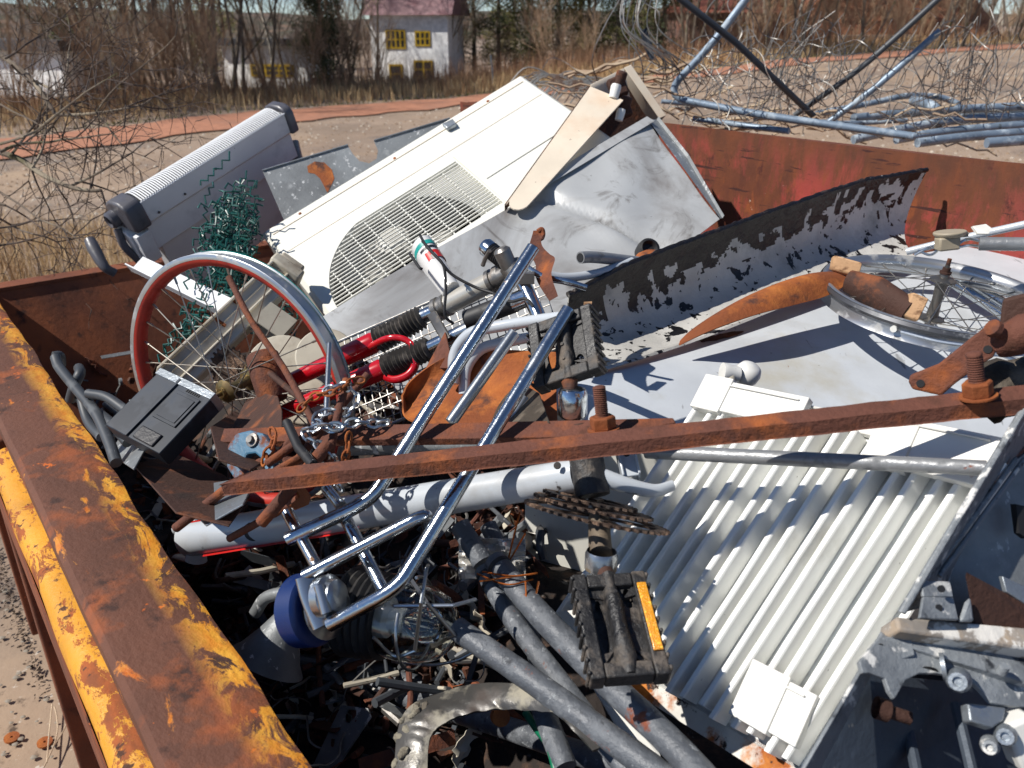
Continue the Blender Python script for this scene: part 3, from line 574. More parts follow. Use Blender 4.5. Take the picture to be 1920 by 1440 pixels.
outl = [(x, y) for x, y in outl if y < L2 - .03]; outl = outl + [(outl[-1][0], L2 - .03), (sx, L2 - .03), (sx, ty)]; by_ = L2 - .03
outer = [(0, 0), (L1, 0), (L1, L2), (0, L2)]
polys = [[Vector((x, y, 0)) for x, y in outer], [Vector((x, y, 0)) for x, y in outl]]
tri = mg.tessellate_polygon(polys); allp = outer + outl
mb = MB(); mb.add([F.p(x, y, 0) for x, y in allp], [t if (Vector((allp[t[1]][0] - allp[t[0]][0], allp[t[1]][1] - allp[t[0]][1])).cross(Vector((allp[t[2]][0] - allp[t[0]][0], allp[t[2]][1] - allp[t[0]][1]))) > 0) else t[::-1] for t in tri])
n = len(outl); vs = [F.p(x, y, 0) for x, y in outl] + [F.p(x, y, -.035) for x, y in outl]; mb.add(vs, [(i, (i + 1) % n, n + (i + 1) % n, n + i) for i in range(n)])
e_ = .012                                     # rolled edge and body
mb.add([F.p(0, 0), F.p(L1, 0), F.p(L1, L2), F.p(0, L2)] + [F.p(-e_, -e_, -e_), F.p(L1 + e_, -e_, -e_), F.p(L1 + e_, L2 + e_, -e_), F.p(-e_, L2 + e_, -e_)] + [F.p(-e_, -e_, -.27), F.p(L1 + e_, -e_, -.27), F.p(L1 + e_, L2 + e_, -.27), F.p(-e_, L2 + e_, -.27)],
       [(0, 1, 5, 4), (1, 2, 6, 5), (2, 3, 7, 6), (3, 0, 4, 7), (4, 5, 9, 8), (5, 6, 10, 9), (6, 7, 11, 10), (7, 4, 8, 11)])
obj('casing', mb, m['acwhite'], ac, smooth=35)
mb = MB(); F.box(mb, .01, L1 - .01, .028, .0305, .0004, .002); F.box(mb, .01, L1 - .01, ty - .05, ty - .0485, .0002, .0012); F.box(mb, sx + .004, sx + .006, ty - .02, L2 - .02, .0002, .0015); obj('seam', mb, m['cream'], ac)
mb = MB(); F.box(mb, sx + .02, L1 - .03, ty + .01, ty + .13, .0002, .003); obj('embossed_panel', mb, m['acwhite'], ac, bevel=.003)
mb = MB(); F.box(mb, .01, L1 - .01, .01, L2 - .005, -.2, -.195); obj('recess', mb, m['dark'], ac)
# grille bars
mb = MB(); t = ty + .006; bars = []
while t < by_ - .004:
    s0 = cx - math.sqrt(max(0, cr * cr - (t - cy) ** 2)) ; mb.box(F.p((s0 + sx) / 2, t, -.004), sx - s0, .0028, .004, (F.e1, F.e2, F.n)); t += .0128
k = cx - cr + .05
while k < sx:
    hh = math.sqrt(max(1e-4, cr * cr - (k - cx) ** 2)) if k < cx else cy - ty
    t0_ = cy - (min(hh, cy - ty) if k > cx else hh); mb.tube([F.p(k, max(t0_, ty), -.007), F.p(k, by_, -.007)], .0022, 6); k += .052
obj('grille', mb, m['acwhite'], ac, smooth=0)
mb = MB(); c2x, c2y, c2r = circ3(F.uv(622, 500), F.uv(800, 360), F.uv(905, 405)); fr2 = min(c2r * .93, .2); fcs, fct = c2x, min(c2y, L2 - fr2 - .01); fc = F.p(fcs, fct, -.06); mb.lathe(fc, F.n, [(-.10, fr2 - .01), (.03, fr2 - .001), (.042, fr2 + .001)], 48)
obj('fan_shroud', mb, m['galvdark'], ac)
rim_ = []
for k in range(33):
    a_ = lerp(R_(118), R_(-75), k / 32); q = (min(c2x + c2r * math.cos(a_), sx - .004), min(max(c2y - c2r * math.sin(a_), ty - .001), by_ + .001))
    if not rim_ or math.hypot(q[0] - rim_[-1][0], q[1] - rim_[-1][1]) > .002: rim_.append(q)
rim_ += [(sx, by_ + .002), (sx, ty - .002)]
tr_ = mg.tessellate_polygon([[Vector((x, y, 0)) for x, y in rim_]]); obj('louvre_backing', MB().add([F.p(x, y, -.016) for x, y in rim_], [tuple(t_) for t_ in tr_]), m['acwhite'], ac, smooth=0)
mb = MB(); X = F.e1; Y = F.e2
mb.lathe(fc, F.n, [(-.05, .05), (.0, .05), (.012, .03), (.012, 1e-4)], 24)
for b in range(3):
    def bl(a, c, b=b):
        an = b * 2.094 + .25 + a * 1.25; r = lerp(.045, fr2 - .012, c); return fc + (X * math.cos(an) + Y * math.sin(an)) * r + F.n * (-.05 + .055 * a)
    mb.grid(bl, 10, 6, th=.003)
obj('fan', mb, M('grey_white_fan', '#b9b7b0', .4, 0, [dict(c='#77726a', s=9, lo=.5, hi=.66)]), ac)
for (x, y) in ((562, 400), (740, 297), (915, 190)):
    a, b = F.uv(x, y); obj('screw', MB().lathe(F.p(a, max(b, .012), 0), F.n, [(0, .005), (.002, .004), (.003, 1e-4)], 10), m['rust_bright'], ac)
a, b = F.uv(838, 246); mb = MB(); mb.poly([F.p(a, b - .02, .004), F.p(a + .035, b - .015, .004), F.p(a + .03, b + .012, .004), F.p(a, b + .008, .004)], F.n * .012); obj('corner_bracket', mb, m['galv'], ac, bevel=.002)
# ---- convector heater
A = P(240, 380, 2.36); B = P(517, 210, 2.66); ax = (B - A).normalized(); L = (B - A).length
Wd = P(222, 366, 2.415) - P(257, 386, 2.34); Wd = (Wd - ax * Wd.dot(ax)).normalized(); D = ax.cross(Wd)
if D.z > 0: D = -D
O = P(257, 386, 2.34)
def H(l, w, d): return O + ax * l + Wd * w + D * d
ht = thing('convector_heater', 'long white heater with a slatted top and dark grey end caps', 'heater', H(L / 2, .05, .2))
def secbox(mb, l0, l1, sec):
    n = len(sec); vs = [H(l0, w, d) for w, d in sec] + [H(l1, w, d) for w, d in sec]
    nn = [tuple(range(n)), tuple(range(n, 2 * n))[::-1]] + [(i, n + i, n + (i + 1) % n, (i + 1) % n) for i in range(n)]
    mb.add(vs, nn); return mb
hm = M('heater_white', '#dadcde', .35, 0, [dict(c='#9a9ea2', s=4, lo=.6, hi=.8), dict(c='#5a564f', s=70, lo=.7, hi=.73)], var=.03)
mb = secbox(MB(), .0, L, [(-.004, -.002), (0, .062), (.012, .07), (.018, .155), (.085, .155), (.098, .03), (.094, -.002), (.082, -.006), (.008, -.006)]); obj('body', mb, hm, ht, bevel=.002)
obj('lower_panel', secbox(MB(), .02, L - .02, [(.035, .150), (.075, .150), (.11, .36), (.07, .37)]), hm, ht, bevel=.002)
mb = MB(); ns = 66
arc = [(-.004 + .098 * k / 8, -.007 - .014 * math.sin(math.pi * k / 8)) for k in range(9)]
for i in range(ns + 1):
    l = lerp(.02, L - .02, i / ns); mb.tube([H(l, w, d) for w, d in arc], .0026, 4, flat=1.3)
for w, d in (arc[0], arc[8]): mb.tube([H(.0, w, d + .003), H(L, w, d + .003)], .003, 6)
obj('slatted_top', mb, hm, ht)
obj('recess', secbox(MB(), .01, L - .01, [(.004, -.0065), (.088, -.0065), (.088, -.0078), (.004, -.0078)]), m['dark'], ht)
gp = M('dark_grey_plastic', '#55555c', .35, 0, [dict(c='#3c3c42', s=12, lo=.5, hi=.7)])
for l0, l1 in ((-.045, .012), (L - .006, L + .028)):
    secc = [(-.01, .07), (-.012, .0), (-.004, -.016), (.02, -.026), (.07, -.026), (.1, -.012), (.106, .01), (.104, .06)]
    obj('end_cap', secbox(MB(), l0, l1, secc), gp, ht, bevel=.008, seg=3)
mb = MB().lathe(H(-.045, .075, .03), -ax, [(0, .026), (.02, .026), (.026, .02), (.022, .013), (.006, .012), (.006, 1e-4)], 20); obj('control_knob', mb, gp, ht)
mb = secbox(MB(), -.055, .0, [(.03, .085), (.085, .055), (.09, .17), (.04, .185)]); secbox(mb, -.05, -.002, [(.0, .08), (.026, .08), (.03, .185), (.012, .18)]); obj('end_plate', mb, hm, ht, bevel=.003)
mb = MB(); mb.tube(spline([H(-.06, .07, .06), H(-.07, .065, .11), H(-.06, .06, .16), H(-.05, .06, .2)], 6), [.012] * 19, 10); obj('cable_gland', mb, gp, ht)
for a_, b_ in ((.03, .05), (.2, .045), (.42, .03)): obj('screw', MB().lathe(H(L * a_ + .03, -.003, b_), -Wd, [(0, .004), (.003, .003), (.003, 1e-4)], 8), m['black'], ht)
A2 = [P(168, 450, 2.42), P(178, 470, 2.41), P(196, 500, 2.4), P(215, 512, 2.42)]
solo('plastic_elbow', MB().tube(spline(A2, 6), [.016 + .003 * math.sin(i * .3) for i in range(19)], 12), gp, 'curved dark grey plastic pipe end under the left end of the heater', 'pipe end')
# ---- white bright L profile and grimy profile behind the wheel
def bar3(name, pts, wv, tv, mat, label, cat, **k):
    mb = MB(); a, b = pts; mb.frame_box(a, b - a, wv, tv); return solo(name, mb, mat, label, cat, **k)
a, b = P(246, 508, 2.28), P(412, 592, 1.98); w = camdir(.45, .8, -.45); ax_ = (b - a).normalized(); up = ax_.cross(w).normalized()
if up.dot(CAM - a) < 0: up = -up
t = thing('white_profile', 'bright white painted steel L-profile running down from the heater behind the bicycle wheel', 'profile', a)
obj('web', MB().frame_box(a, b - a, w.normalized() * .055, up * .003), hm, t, bevel=.001); obj('flange', MB().frame_box(a + up * .0035, b - a, w.normalized() * .004, up * .025), hm, t, bevel=.001)
a, b = P(318, 715, 1.72), P(528, 512, 2.0); ax_ = (b - a).normalized(); w = P(560, 560, 1.98) - P(520, 500, 2.0); w = (w - ax_ * w.dot(ax_)).normalized(); up = ax_.cross(w)
if up.dot(CAM - a) < 0: up = -up
t = thing('window_profile', 'grimy cream window profile lying diagonally behind the red-rimmed bicycle wheel', 'profile', a)
mb = MB(); Lp = (b - a).length
mb.frame_box(a - w * .035, ax_ * Lp, w * .07, up * .004); mb.frame_box(a - w * .035, ax_ * Lp, w * .006, up * .02); mb.frame_box(a + w * .012, ax_ * Lp, w * .005, up * .014); mb.frame_box(a + w * .03, ax_ * Lp, w * .007, -up * .05); mb.frame_box(a - w * .012, ax_ * Lp, w * .003, up * .007)
obj('rail', mb, M('sun_bleached_window_plastic', '#d6cebc', .5, 0, [dict(c='#a3977f', s=7, lo=.5, hi=.7), dict(c='#4a4238', s=60, lo=.68, hi=.72)], var=.06), t, bevel=.0015)  # lighter than the end cap: sunlight put into the colour
mb = MB(); mb.frame_box(b - w * .04 - up * .03, ax_ * .03, w * .085, up * .055); mb.frame_box(b - w * .03 - up * .02 + ax_ * .03, ax_ * .018, w * .065, up * .04); obj('end_cap', mb, m['dirtywhite'], t, bevel=.006, seg=3)
c_ = P(500, 585, 1.93); mb = MB(); q = w * .05; r_ = up * -.03
for o1, e1_, e2_ in ((c_ , w * .075, up * .003), (c_ + up * .04, w * .075, up * .003), (c_, w * .003, up * .04), (c_ + w * .072, w * .003, up * .04)): mb.frame_box(o1 + w * .0, e1_, e2_, -ax_ * .07)
obj('hollow_stub', mb, m['dirtywhite'], t)
for f_ in (.45, .62): obj('rusty_clip', MB().frame_box(a + ax_ * Lp * f_ - w * .03 + up * .0045, ax_ * .006, w * .03, up * .006), m['rust_bright'], t)
# ---- galvanised sheet with a notch, grey bracket
pts = [(492, 320, 2.5), (520, 309, 2.51), (652, 272, 2.57), (661, 288, 2.57), (674, 302, 2.57), (692, 306, 2.58), (706, 298, 2.58), (709, 282, 2.59), (701, 264, 2.59), (843, 222, 2.66), (850, 236, 2.66), (880, 330, 2.6), (700, 420, 2.5), (575, 470, 2.42), (540, 430, 2.44)]
F2 = Fr(P(492, 320, 2.5), P(845, 222, 2.67), P(560, 460, 2.42)); pp = [F2.p(*F2.uv(x, y)) for x, y, _ in pts]
t = thing('notched_sheet', 'dull galvanised sheet with a round notch and an orange rust stain behind the air conditioner', 'metal sheet', pp[0])
obj('sheet', MB().poly(pp, -F2.n * .0025), m['galvdark'], t, smooth=0)
obj('folded_lip', MB().frame_box(pp[0] + F2.n * .0005, pp[2] - pp[0], F2.e2 * .003, F2.n * .005).frame_box(pp[8] + F2.n * .0005, pp[9] - pp[8], F2.e2 * .003, F2.n * .005), m['galv'], t)
st = [(576, 312), (590, 303), (608, 305), (622, 318), (627, 335), (620, 350), (614, 362), (608, 350), (600, 335), (590, 326), (578, 324)]
obj('rust_stain', MB().poly([F2.p(*F2.uv(x, y), .0004) for x, y in st], F2.n * .0006), m['rust_bright'], t, smooth=0)
c_ = P(543, 285, 2.78); t = thing('grey_bracket', 'small pale grey cast bracket with a slot behind the right end of the heater', 'bracket', c_)
axs = (camdir(1, .2, 0), camdir(-.2, 1, .2), camdir(0, -.2, 1)); axs = (axs[0], axs[2].cross(axs[0]).normalized(), axs[2])
mb = MB().box(c_, .075, .07, .03, axs); obj('plate', mb, m['galvdark'], t, bevel=.006); obj('slot', MB().box(c_ + axs[2] * .0155 - axs[0] * .01, .04, .03, .002, axs), m['dark'], t)
# ---- cream lamp housing
t = thing('lamp_housing', 'long cream-painted channel with two white insulators, tilted against the red wall', 'lamp housing', P(970, 390, 2.05))
Fh = Fr(P(948, 384, 1.98), P(1107, 162, 2.26), P(990, 392, 1.97)); wdt = Fh.uv(1160, 203)[1] * .98; wd0 = Fh.uv(994, 380)[1]
Lh = Fh.L1; pol = [Fh.p(0, 0), Fh.p(Lh, 0), Fh.p(Lh - .02, wdt), Fh.p(.03, wd0)]
for k in range(1, 8): a = math.pi * k / 8; pol.append(Fh.p(.03 - .035 * math.sin(a), wd0 / 2 + wd0 / 2 * math.cos(a)))
obj('face_plate', MB().poly(pol, -Fh.n * .004), m['cream'], t, smooth=0)
obj('edge_fold', MB().frame_box(Fh.p(.0, -.003, -.02), Fh.e1 * Lh, Fh.e2 * .0028, Fh.n * .02), m['rust_dark'], t)
e0, e1p = P(1107, 158, 2.26), P(1170, 127, 2.34); ez = P(1236, 222, 2.36) - e1p
obj('end_plate', MB().frame_box(e0, e1p - e0, camdir(.1, -1, .35) * .022, camdir(.3, -.8, -.6) * .08), m['cream'], t, bevel=.0015)
mb = MB().frame_box(e1p, ez, camdir(1, .4, .1) * .022, camdir(0, 0, -1) * .004); mb.frame_box(e1p + camdir(1, .4, .1) * .022, ez, camdir(-.2, -.1, -1) * .09, camdir(-1, .2, 0) * .003); obj('side_plate', mb, m['cream'], t, bevel=.001)
obj('inner_plate', MB().add([P(1112, 162, 2.33), P(1172, 132, 2.42), P(1234, 222, 2.46), P(1236, 260, 2.46), P(1120, 290, 2.34)], [(0, 1, 2, 3, 4)]), m['rust_dark'], t, smooth=0)  # dark tone stands in for the shade inside the cream channel
for (x, y, s_) in ((1158, 170, 1), (1168, 212, .85)):
    c_ = P(x, y - 6, 2.27); hd = obj('lamp_holder', MB().box(c_, .05 * s_, .055 * s_, .03, (camdir(1, .4, 0), camdir(-.4, 1, .1), camdir(0, 0, 1))).tube([c_ + camdir(.3, 1, .3) * .0, c_ + camdir(.3, 1, .5) * .045 * s_], .016, 10), m['rust_dark'], t, bevel=.006, seg=3)
    hd['_w'] = tuple(t.location); obj('insulator', MB().lathe(P(x - 8, y + 14, 2.23), camdir(.25, 1, .1), [(-.002, 1e-4), (0, .013 * s_), (.03 * s_, .015 * s_), (.037 * s_, .013 * s_), (.037 * s_, 1e-4)], 16), m['white'], hd)
# ---- grey smoked sheet
F = Fr(P(600, 598, 1.74), P(1212, 233, 2.26), P(700, 800, 1.58)); Fg = F; e2v = P(1337, 446, 2.06) - P(1212, 233, 2.26); Lg2 = e2v.dot(F.e2)
t = thing('grey_sheet_metal', 'big smoke-stained grey sheet with folded flanges leaning below the cream lamp channel', 'sheet panel', F.p(F.L1 / 2, Lg2, 0))
cs = F.uv(982, 362)[0]
def gs(a, b):
    s_ = a * F.L1 + e2v.dot(F.e1) * b * a; q = b * Lg2; h = .006 * math.sin(a * 9 + b * 4) + .004 * math.sin(a * 23) * math.sin(b * 9)
    h += -.022 * math.exp(-((s_ - cs - .10 * b - .02) / .018) ** 2) + .012 * sstep(cs, cs + .06, s_)
    return F.p(s_, q, h)
obj('sheet', MB().grid(gs, 90, 30, th=-.0015), m['greysheet'], t, smooth=60)
pa, pb_ = F.uv(978, 360), F.uv(1212, 233)
mb = MB().frame_box(F.p(pa[0], -.004, .014), F.e1 * (F.L1 - pa[0]), F.n * .008, F.e2 * .0018); mb.frame_box(F.p(pa[0], -.004, .0225), F.e1 * (F.L1 - pa[0]), F.e2 * .028, F.n * .0012); obj('top_flange', mb, m['greysheet'], t)
o = F.p(F.L1 + .002, 0, .015); ed = (F.e1 * e2v.dot(F.e1) + F.e2 * Lg2); outw = (F.e1 * .92 - F.n * .4).normalized()
mb = MB().add([o, o + ed, o + ed + outw * .012, o + ed * .42 + outw * .06, o + outw * .05], [(0, 1, 2, 3, 4)]).add([o + outw * .05, o + ed * .42 + outw * .06, o + ed + outw * .012, o + ed + outw * .018 + F.n * .008, o + ed * .42 + outw * .066 + F.n * .01, o + outw * .056 + F.n * .01], [(0, 1, 4, 5), (1, 2, 3, 4)]); obj('side_flange', mb, m['galvdark'], t, smooth=0)
q = [P(1211, 226, 2.25), P(1233, 240, 2.26), P(1234, 278, 2.24), P(1222, 262, 2.24)]; obj('corner_tab', MB().poly(q, camdir(0, 0, -1) * .002), m['galv'], t, smooth=0)
# ---- pale domed casing (old boiler jacket)
bk = spline([P(*q) for q in [(1000, 735, 1.42), (1110, 703, 1.5), (1300, 640, 1.66), (1500, 560, 1.84), (1715, 478, 2.04), (2050, 430, 2.12)]], 8)
ft = spline([P(*q) for q in [(986, 752, 1.36), (1090, 790, 1.32), (1230, 850, 1.3), (1450, 900, 1.31), (1700, 920, 1.34), (2050, 900, 1.4)]], 8)
def at(pl, a):
    x = a * (len(pl) - 1); i = min(len(pl) - 2, int(x)); return pl[i].lerp(pl[i + 1], x - i)
def dome(a, b):
    p = at(bk, a).lerp(at(ft, a), b); return p + Vector((0, 0, .035 * math.sin(math.pi * b) * (1 - .7 * (1 - a) ** 6)))
t = thing('boiler_casing', 'large pale blue-grey enamelled casing with a rust patch, under the small bicycle wheel', 'boiler casing', ft[20] - Vector((0, 0, .4)))
obj('top', MB().grid(dome, 60, 24), m['bluewhite'], t, smooth=60)
mb = MB(); mb.grid(lambda a, b: at(ft, a) + Vector((0, 0, -.42 * b)) + (camdir(0, -1, 0) * 0), 50, 3)
mb.grid(lambda a, b: dome(0, 1 - a) + Vector((0, 0, -.42 * b)), 12, 3); mb.grid(lambda a, b: at(bk, 1 - a) + Vector((0, 0, -.3 * b)), 50, 2)
obj('skirt', mb, m['cream'] if 0 else m['acwhite'], t)
rim = [dome(0, b / 10) for b in range(11)] + [at(ft, a / 40) for a in range(1, 16)]; obj('rim_bead', MB().tube(rim, .0045, 8), m['dirtywhite'], t)
def onsurf(fn, x, y, h=0, N=70):        # point of a param surface nearest the pixel ray
    best = None; r = ray(x, y).normalized()
    for i in range(N + 1):
        for j in range(N + 1):
            p = fn(i / N, j / N); d = p - CAM; q = (d - r * d.dot(r)).length
            if best is None or q < best[0]: best = (q, p)
    return best[1] + Vector((0, 0, h))
rp_ = random.Random(4)
def blob(c, rx, ry, ex, ey, n=26, j=.3, seed=0):
    return [c + ex * (math.cos(6.283 * k / n) * rx * (1 + j * mn.noise(Vector((k * .9, seed, 0))))) + ey * (math.sin(6.283 * k / n) * ry * (1 + j * 1.5 * mn.noise(Vector((k * 1.3, seed + 5, 0))))) for k in range(n)]
c_ = onsurf(dome, 1348, 632, .0015); nb = onsurf(dome, 1400, 620) - onsurf(dome, 1300, 645); ex = nb.normalized(); ey = Vector((0, 0, 1)).cross(ex).normalized()
obj('rust_patch', MB().poly(blob(c_ + Vector((0, 0, .001)), .052, .012, ex, ey, 30, .5, 3), Vector((0, 0, .0012))), m['rust'], t, smooth=0)
# ---- curved tar-spattered sheet
T_ = spline(px((1065, 553, 1.50), (1200, 487, 1.60), (1400, 413, 1.76), (1600, 345, 1.93), (1738, 318, 2.03)), 10)
B_ = spline(px((1118, 700, 1.43), (1300, 642, 1.575), (1500, 564, 1.735), (1620, 522, 1.84), (1718, 486, 1.925)), 10)
def plough(a, b):
    p = at(T_, a).lerp(at(B_, a), b); s_ = math.sin(math.pi * min(1, b * 1.02)) ** .8 if b < .98 else 0
    return p + camdir(-.12, -.35, -1) * .085 * s_ * (1 - .2 * b) + camdir(0, 1, 0) * (.003 * mn.noise(Vector((a * 12, 0, 7))) * (1 - b) ** 3)
ps = thing('curved_sheet', 'long curved steel sheet spattered with black tar, lying across the pale boiler casing', 'curved sheet', at(B_, .4))
mb = MB(); NU, NV = 220, 60; mb.grid(plough, NU, NV, th=-.003); k = 0
for i in range(NU):
    for j in range(NV):
        a, b = i / NU, j / NV; lim = .17 - .13 * a + .16 * mn.noise(Vector((a * 9, b * 3, 0))) + .26 * mn.noise(Vector((a * 46, b * 12, 3))) + (.12 if a < .12 else 0) + .1 * math.exp(-((a - .42) / .2) ** 2)
        if b < lim: mb.mi[k] = 1; mb.mi[k + NU * NV] = 1
        k += 1
obj('plate', mb, [m['tar'], m['tarblack']], ps, smooth=50)
obj('crusted_rim', MB().tube([plough(i / 120, 0) + Vector((0, 0, .002 * mn.noise(Vector((i * .7, 0, 0))))) for i in range(121)], [.006 + .0035 * mn.noise(Vector((i * .9, 4, 0))) for i in range(121)], 8), m['tarblack'], ps)
# ---- finned radiator
F = Fr(P(1335, 740, 1.21), P(1885, 860, .897), P(1045, 1172, 1.176)); Fq = F
L1 = F.L1; L2 = F.L2
rd = thing('finned_radiator', 'white finned radiator with rust along its lower edge in the lower right', 'radiator', F.p(L1 / 2, L2, -.03))
vt = F.uv(1045, 1172)[0]; sh = lambda b: vt * b / L2     # fins run slightly skewed in the photo
NF = 17; pit = L1 / NF
fe = (F.e2 * L2 + F.e1 * vt); fl = fe.length; fu = fe.normalized(); L2f = fl
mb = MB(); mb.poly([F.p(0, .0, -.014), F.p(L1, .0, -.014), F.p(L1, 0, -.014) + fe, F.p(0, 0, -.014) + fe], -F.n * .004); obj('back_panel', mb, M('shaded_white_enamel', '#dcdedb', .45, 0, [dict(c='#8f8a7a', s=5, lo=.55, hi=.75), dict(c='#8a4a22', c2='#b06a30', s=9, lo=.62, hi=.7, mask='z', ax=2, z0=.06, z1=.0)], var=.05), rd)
finm = M('white_radiator_enamel', '#edede9', .3, 0, [dict(c='#b7b3a6', s=6, lo=.6, hi=.85), dict(c='#4c443a', s=90, lo=.7, hi=.73), dict(c='#8a5a38', s=12, lo=.735, hi=.77)], var=.03, coat=.2)
for i in range(NF + 1):
    s0 = i * pit + (.0022 if i % 2 else -.0022); w_ = pit * .38; hgt = .016; mb = MB(); b0 = .028 if i < 5 else .012; le = fl * (1 - .0) - b0 - .004 * (i % 3)
    sec = [(s0, -.013), (s0 + w_ * .05, hgt), (s0 + w_ * .2, hgt + .0022), (s0 + w_ * .8, hgt + .0022), (s0 + w_ * .95, hgt), (s0 + w_, -.013)]
    sec2 = [(s0 + .001, -.012), (s0 + w_ * .05 + .001, hgt - .001), (s0 + w_ * .2, hgt + .001), (s0 + w_ * .8, hgt + .001), (s0 + w_ * .95 - .001, hgt - .001), (s0 + w_ - .001, -.012)]
    st_ = 14; vs = []
    for k in range(st_ + 1):
        bb = b0 + le * k / st_; dd = .0004 * math.sin(k * .9 + i * 2.1)
        for q in sec + sec2[::-1]: vs.append(F.p(q[0] + dd, 0, q[1] + .0003 * math.sin(k * .9 + i)) + fu * bb)
    nq = 12; fs = [(k * nq + j, k * nq + (j + 1) % nq, (k + 1) * nq + (j + 1) % nq, (k + 1) * nq + j) for k in range(st_) for j in range(nq)]
    for base_, rev in ((0, 1), (st_ * nq, 0)):
        for j in range(5): f = (base_ + j, base_ + j + 1, base_ + 10 - j, base_ + 11 - j); fs.append(f if rev else f[::-1])
    mb.add(vs, fs); obj('fin', mb, finm, rd, smooth=22)
mb = MB(); mb.frame_box(F.p(0.0, -.012, -.012), F.e1 * L1, F.e2 * .02, F.n * .012); mb.frame_box(F.p(.0, -.012, .001), F.e1 * L1, F.e2 * .004, F.n * .01); obj('top_rail', mb, m['white'], rd, bevel=.002)
def bracket(s0, s1, b0, b1, h0, h1, lab):
    mb = MB(); mb.frame_box(F.p(s0, 0, h0) + fu * b0, F.e1 * (s1 - s0), F.e2 * (b1 - b0), F.n * (h1 - h0)); mb.frame_box(F.p(s0 - .004, 0, h0 - .003) + fu * (b0 - .004), F.e1 * .05, F.e2 * (b1 - b0 + .008), F.n * (h1 - h0 + .006)); mb.frame_box(F.p(s0 + .01, 0, h1 + .001) + fu * (b0 + .006), F.e1 * (s1 - s0 - .02), F.e2 * .003, F.n * .003)
    return obj('end_cover', mb, m['white'], rd, bevel=.004, seg=3)
bracket(-.004, .165, -.016, .032, .012, .026, '')
bracket(L1 - .135, L1 - .0, -.012, .05, .016, .03, '')
q = F.uv(1470, 1330); bb = q[1]; bracket(q[0] + .01, q[0] + .09, bb / fu.dot(F.e2) - .03 , bb / fu.dot(F.e2) + .03, .012, .026, '')
mb = MB(); mb.frame_box(F.p(0, 0, -.04) + fu * (fl - .006), F.e1 * L1, fu * .03, F.n * .026); obj('lower_rail', mb, M('rusted_lower_rail', '#c4c2ba', .5, 0, [dict(c='#8e4a1c', c2='#c07a30', s=11, lo=.47, hi=.54), dict(c='#2a1a12', s=30, lo=.58, hi=.62)], bump=.4), rd)
vc = P(1402, 700, 1.22); vv = thing('radiator_valve', 'round white radiator valve head sitting above the top corner of the finned radiator', 'valve', vc - Vector((0, 0, .03)))
obj('knob', MB().lathe(vc, camdir(.3, .7, .6), [(-.02, 1e-4), (-.018, .012), (-.008, .019), (.004, .0195), (.012, .016), (.016, .010), (.0165, 1e-4)], 24), m['white'], vv)
obj('stem', MB().lathe(P(1385, 702, 1.21), camdir(-1, .12, .1), [(0, .012), (.014, .013), (.02, .015), (.026, .015), (.026, 1e-4)], 20), m['white'], vv)
obj('rusty_joint', MB().lathe(P(1368, 708, 1.205), camdir(-.2, -1, .2), [(-.01, .009), (.012, .011), (.014, 1e-4)], 14), m['dirtywhite'], vv)
# ---- galvanised housing in the lower right corner
gw = thing('galvanised_housing', 'corroded grey galvanised steel housing with brackets and ribs in the lower right corner', 'housing', P(1800, 1300, 0.855) - Vector((0, 0, .1)))
def quad(mb, pts, th, dr=None):
    q = [P(*a) for a in pts]; n_ = (q[1] - q[0]).cross(q[2] - q[0]).normalized()
    if n_.dot(CAM - q[0]) > 0: n_ = -n_
    return mb.poly(q, n_ * th)
sw = [(1925, 762, 0.969), (1935, 792, 0.969), (1712, 1160, 0.855), (1692, 1152, 0.855)]
obj('side_wall', quad(MB(), [(1925, 765, 0.855), (1990, 760, 0.997), (1830, 1110, 0.950), (1692, 1152, 0.788)], .006), m['galvworn'], gw, bevel=.002)
obj('back_plate', quad(MB(), [(1850, 905, 0.883), (1990, 800, 0.931), (1990, 1190, 0.874), (1755, 1150, 0.855)], .005), m['galvdark'], gw)
for dx in (0, 16): obj('rib', MB().tube([P(1905 + dx, 860, 0.883), P(1745 + dx, 1080, 0.831)], .0028, 8), m['galvworn'], gw)
obj('edge_strip', MB().tube([P(1922, 768, 0.853), P(1800, 970, 0.819), P(1694, 1150, 0.784)], .0022, 8), m['galvworn'], gw)
bk_ = obj('bracket', quad(quad(MB(), [(1728, 1088, 0.798), (1782, 1090, 0.812), (1788, 1120, 0.803), (1732, 1118, 0.788)], .004), [(1732, 1118, 0.788), (1788, 1120, 0.803), (1798, 1162, 0.786), (1725, 1158, 0.774)], .004), m['galvworn'], gw, bevel=.001)
for x, y in ((1765, 1104), (1760, 1140)): obj('hole', MB().disc(P(x, y, 0.788), camdir(0, .3, 1), .0036, .002, 12), m['dark'], bk_)
obj('corner_lug', quad(MB(), [(1812, 1128, 0.803), (1822, 1118, 0.807), (1828, 1165, 0.793), (1800, 1165, 0.788)], .006), m['galvworn'], gw, bevel=.003)
beam = M('peeling_beige_beam', '#8f8880', .7, 0, [dict(c='#b39a7c', s=5, lo=.48, hi=.58), dict(c='#d8d4cc', s=22, lo=.56, hi=.6), dict(c='#8a5c34', s=9, lo=.62, hi=.68)], bump=.4)
obj('cross_beam', quad(MB(), [(1680, 1155, 0.788), (1990, 1182, 0.822), (1990, 1228, 0.803), (1686, 1182, 0.779)], .03), beam, gw, bevel=.003)
lw = thing('galvanised_casing', 'dark galvanised casing with scalloped inner rim and rusty bolt in the bottom right corner', 'casing', P(1800, 1440, 0.807) - Vector((0, 0, .1)))
obj('front_rail', quad(MB(), [(1655, 1188, 0.798), (1990, 1232, 0.827), (1990, 1300, 0.798), (1722, 1218, 0.788)], .012), m['galvworn'], lw, bevel=.002)
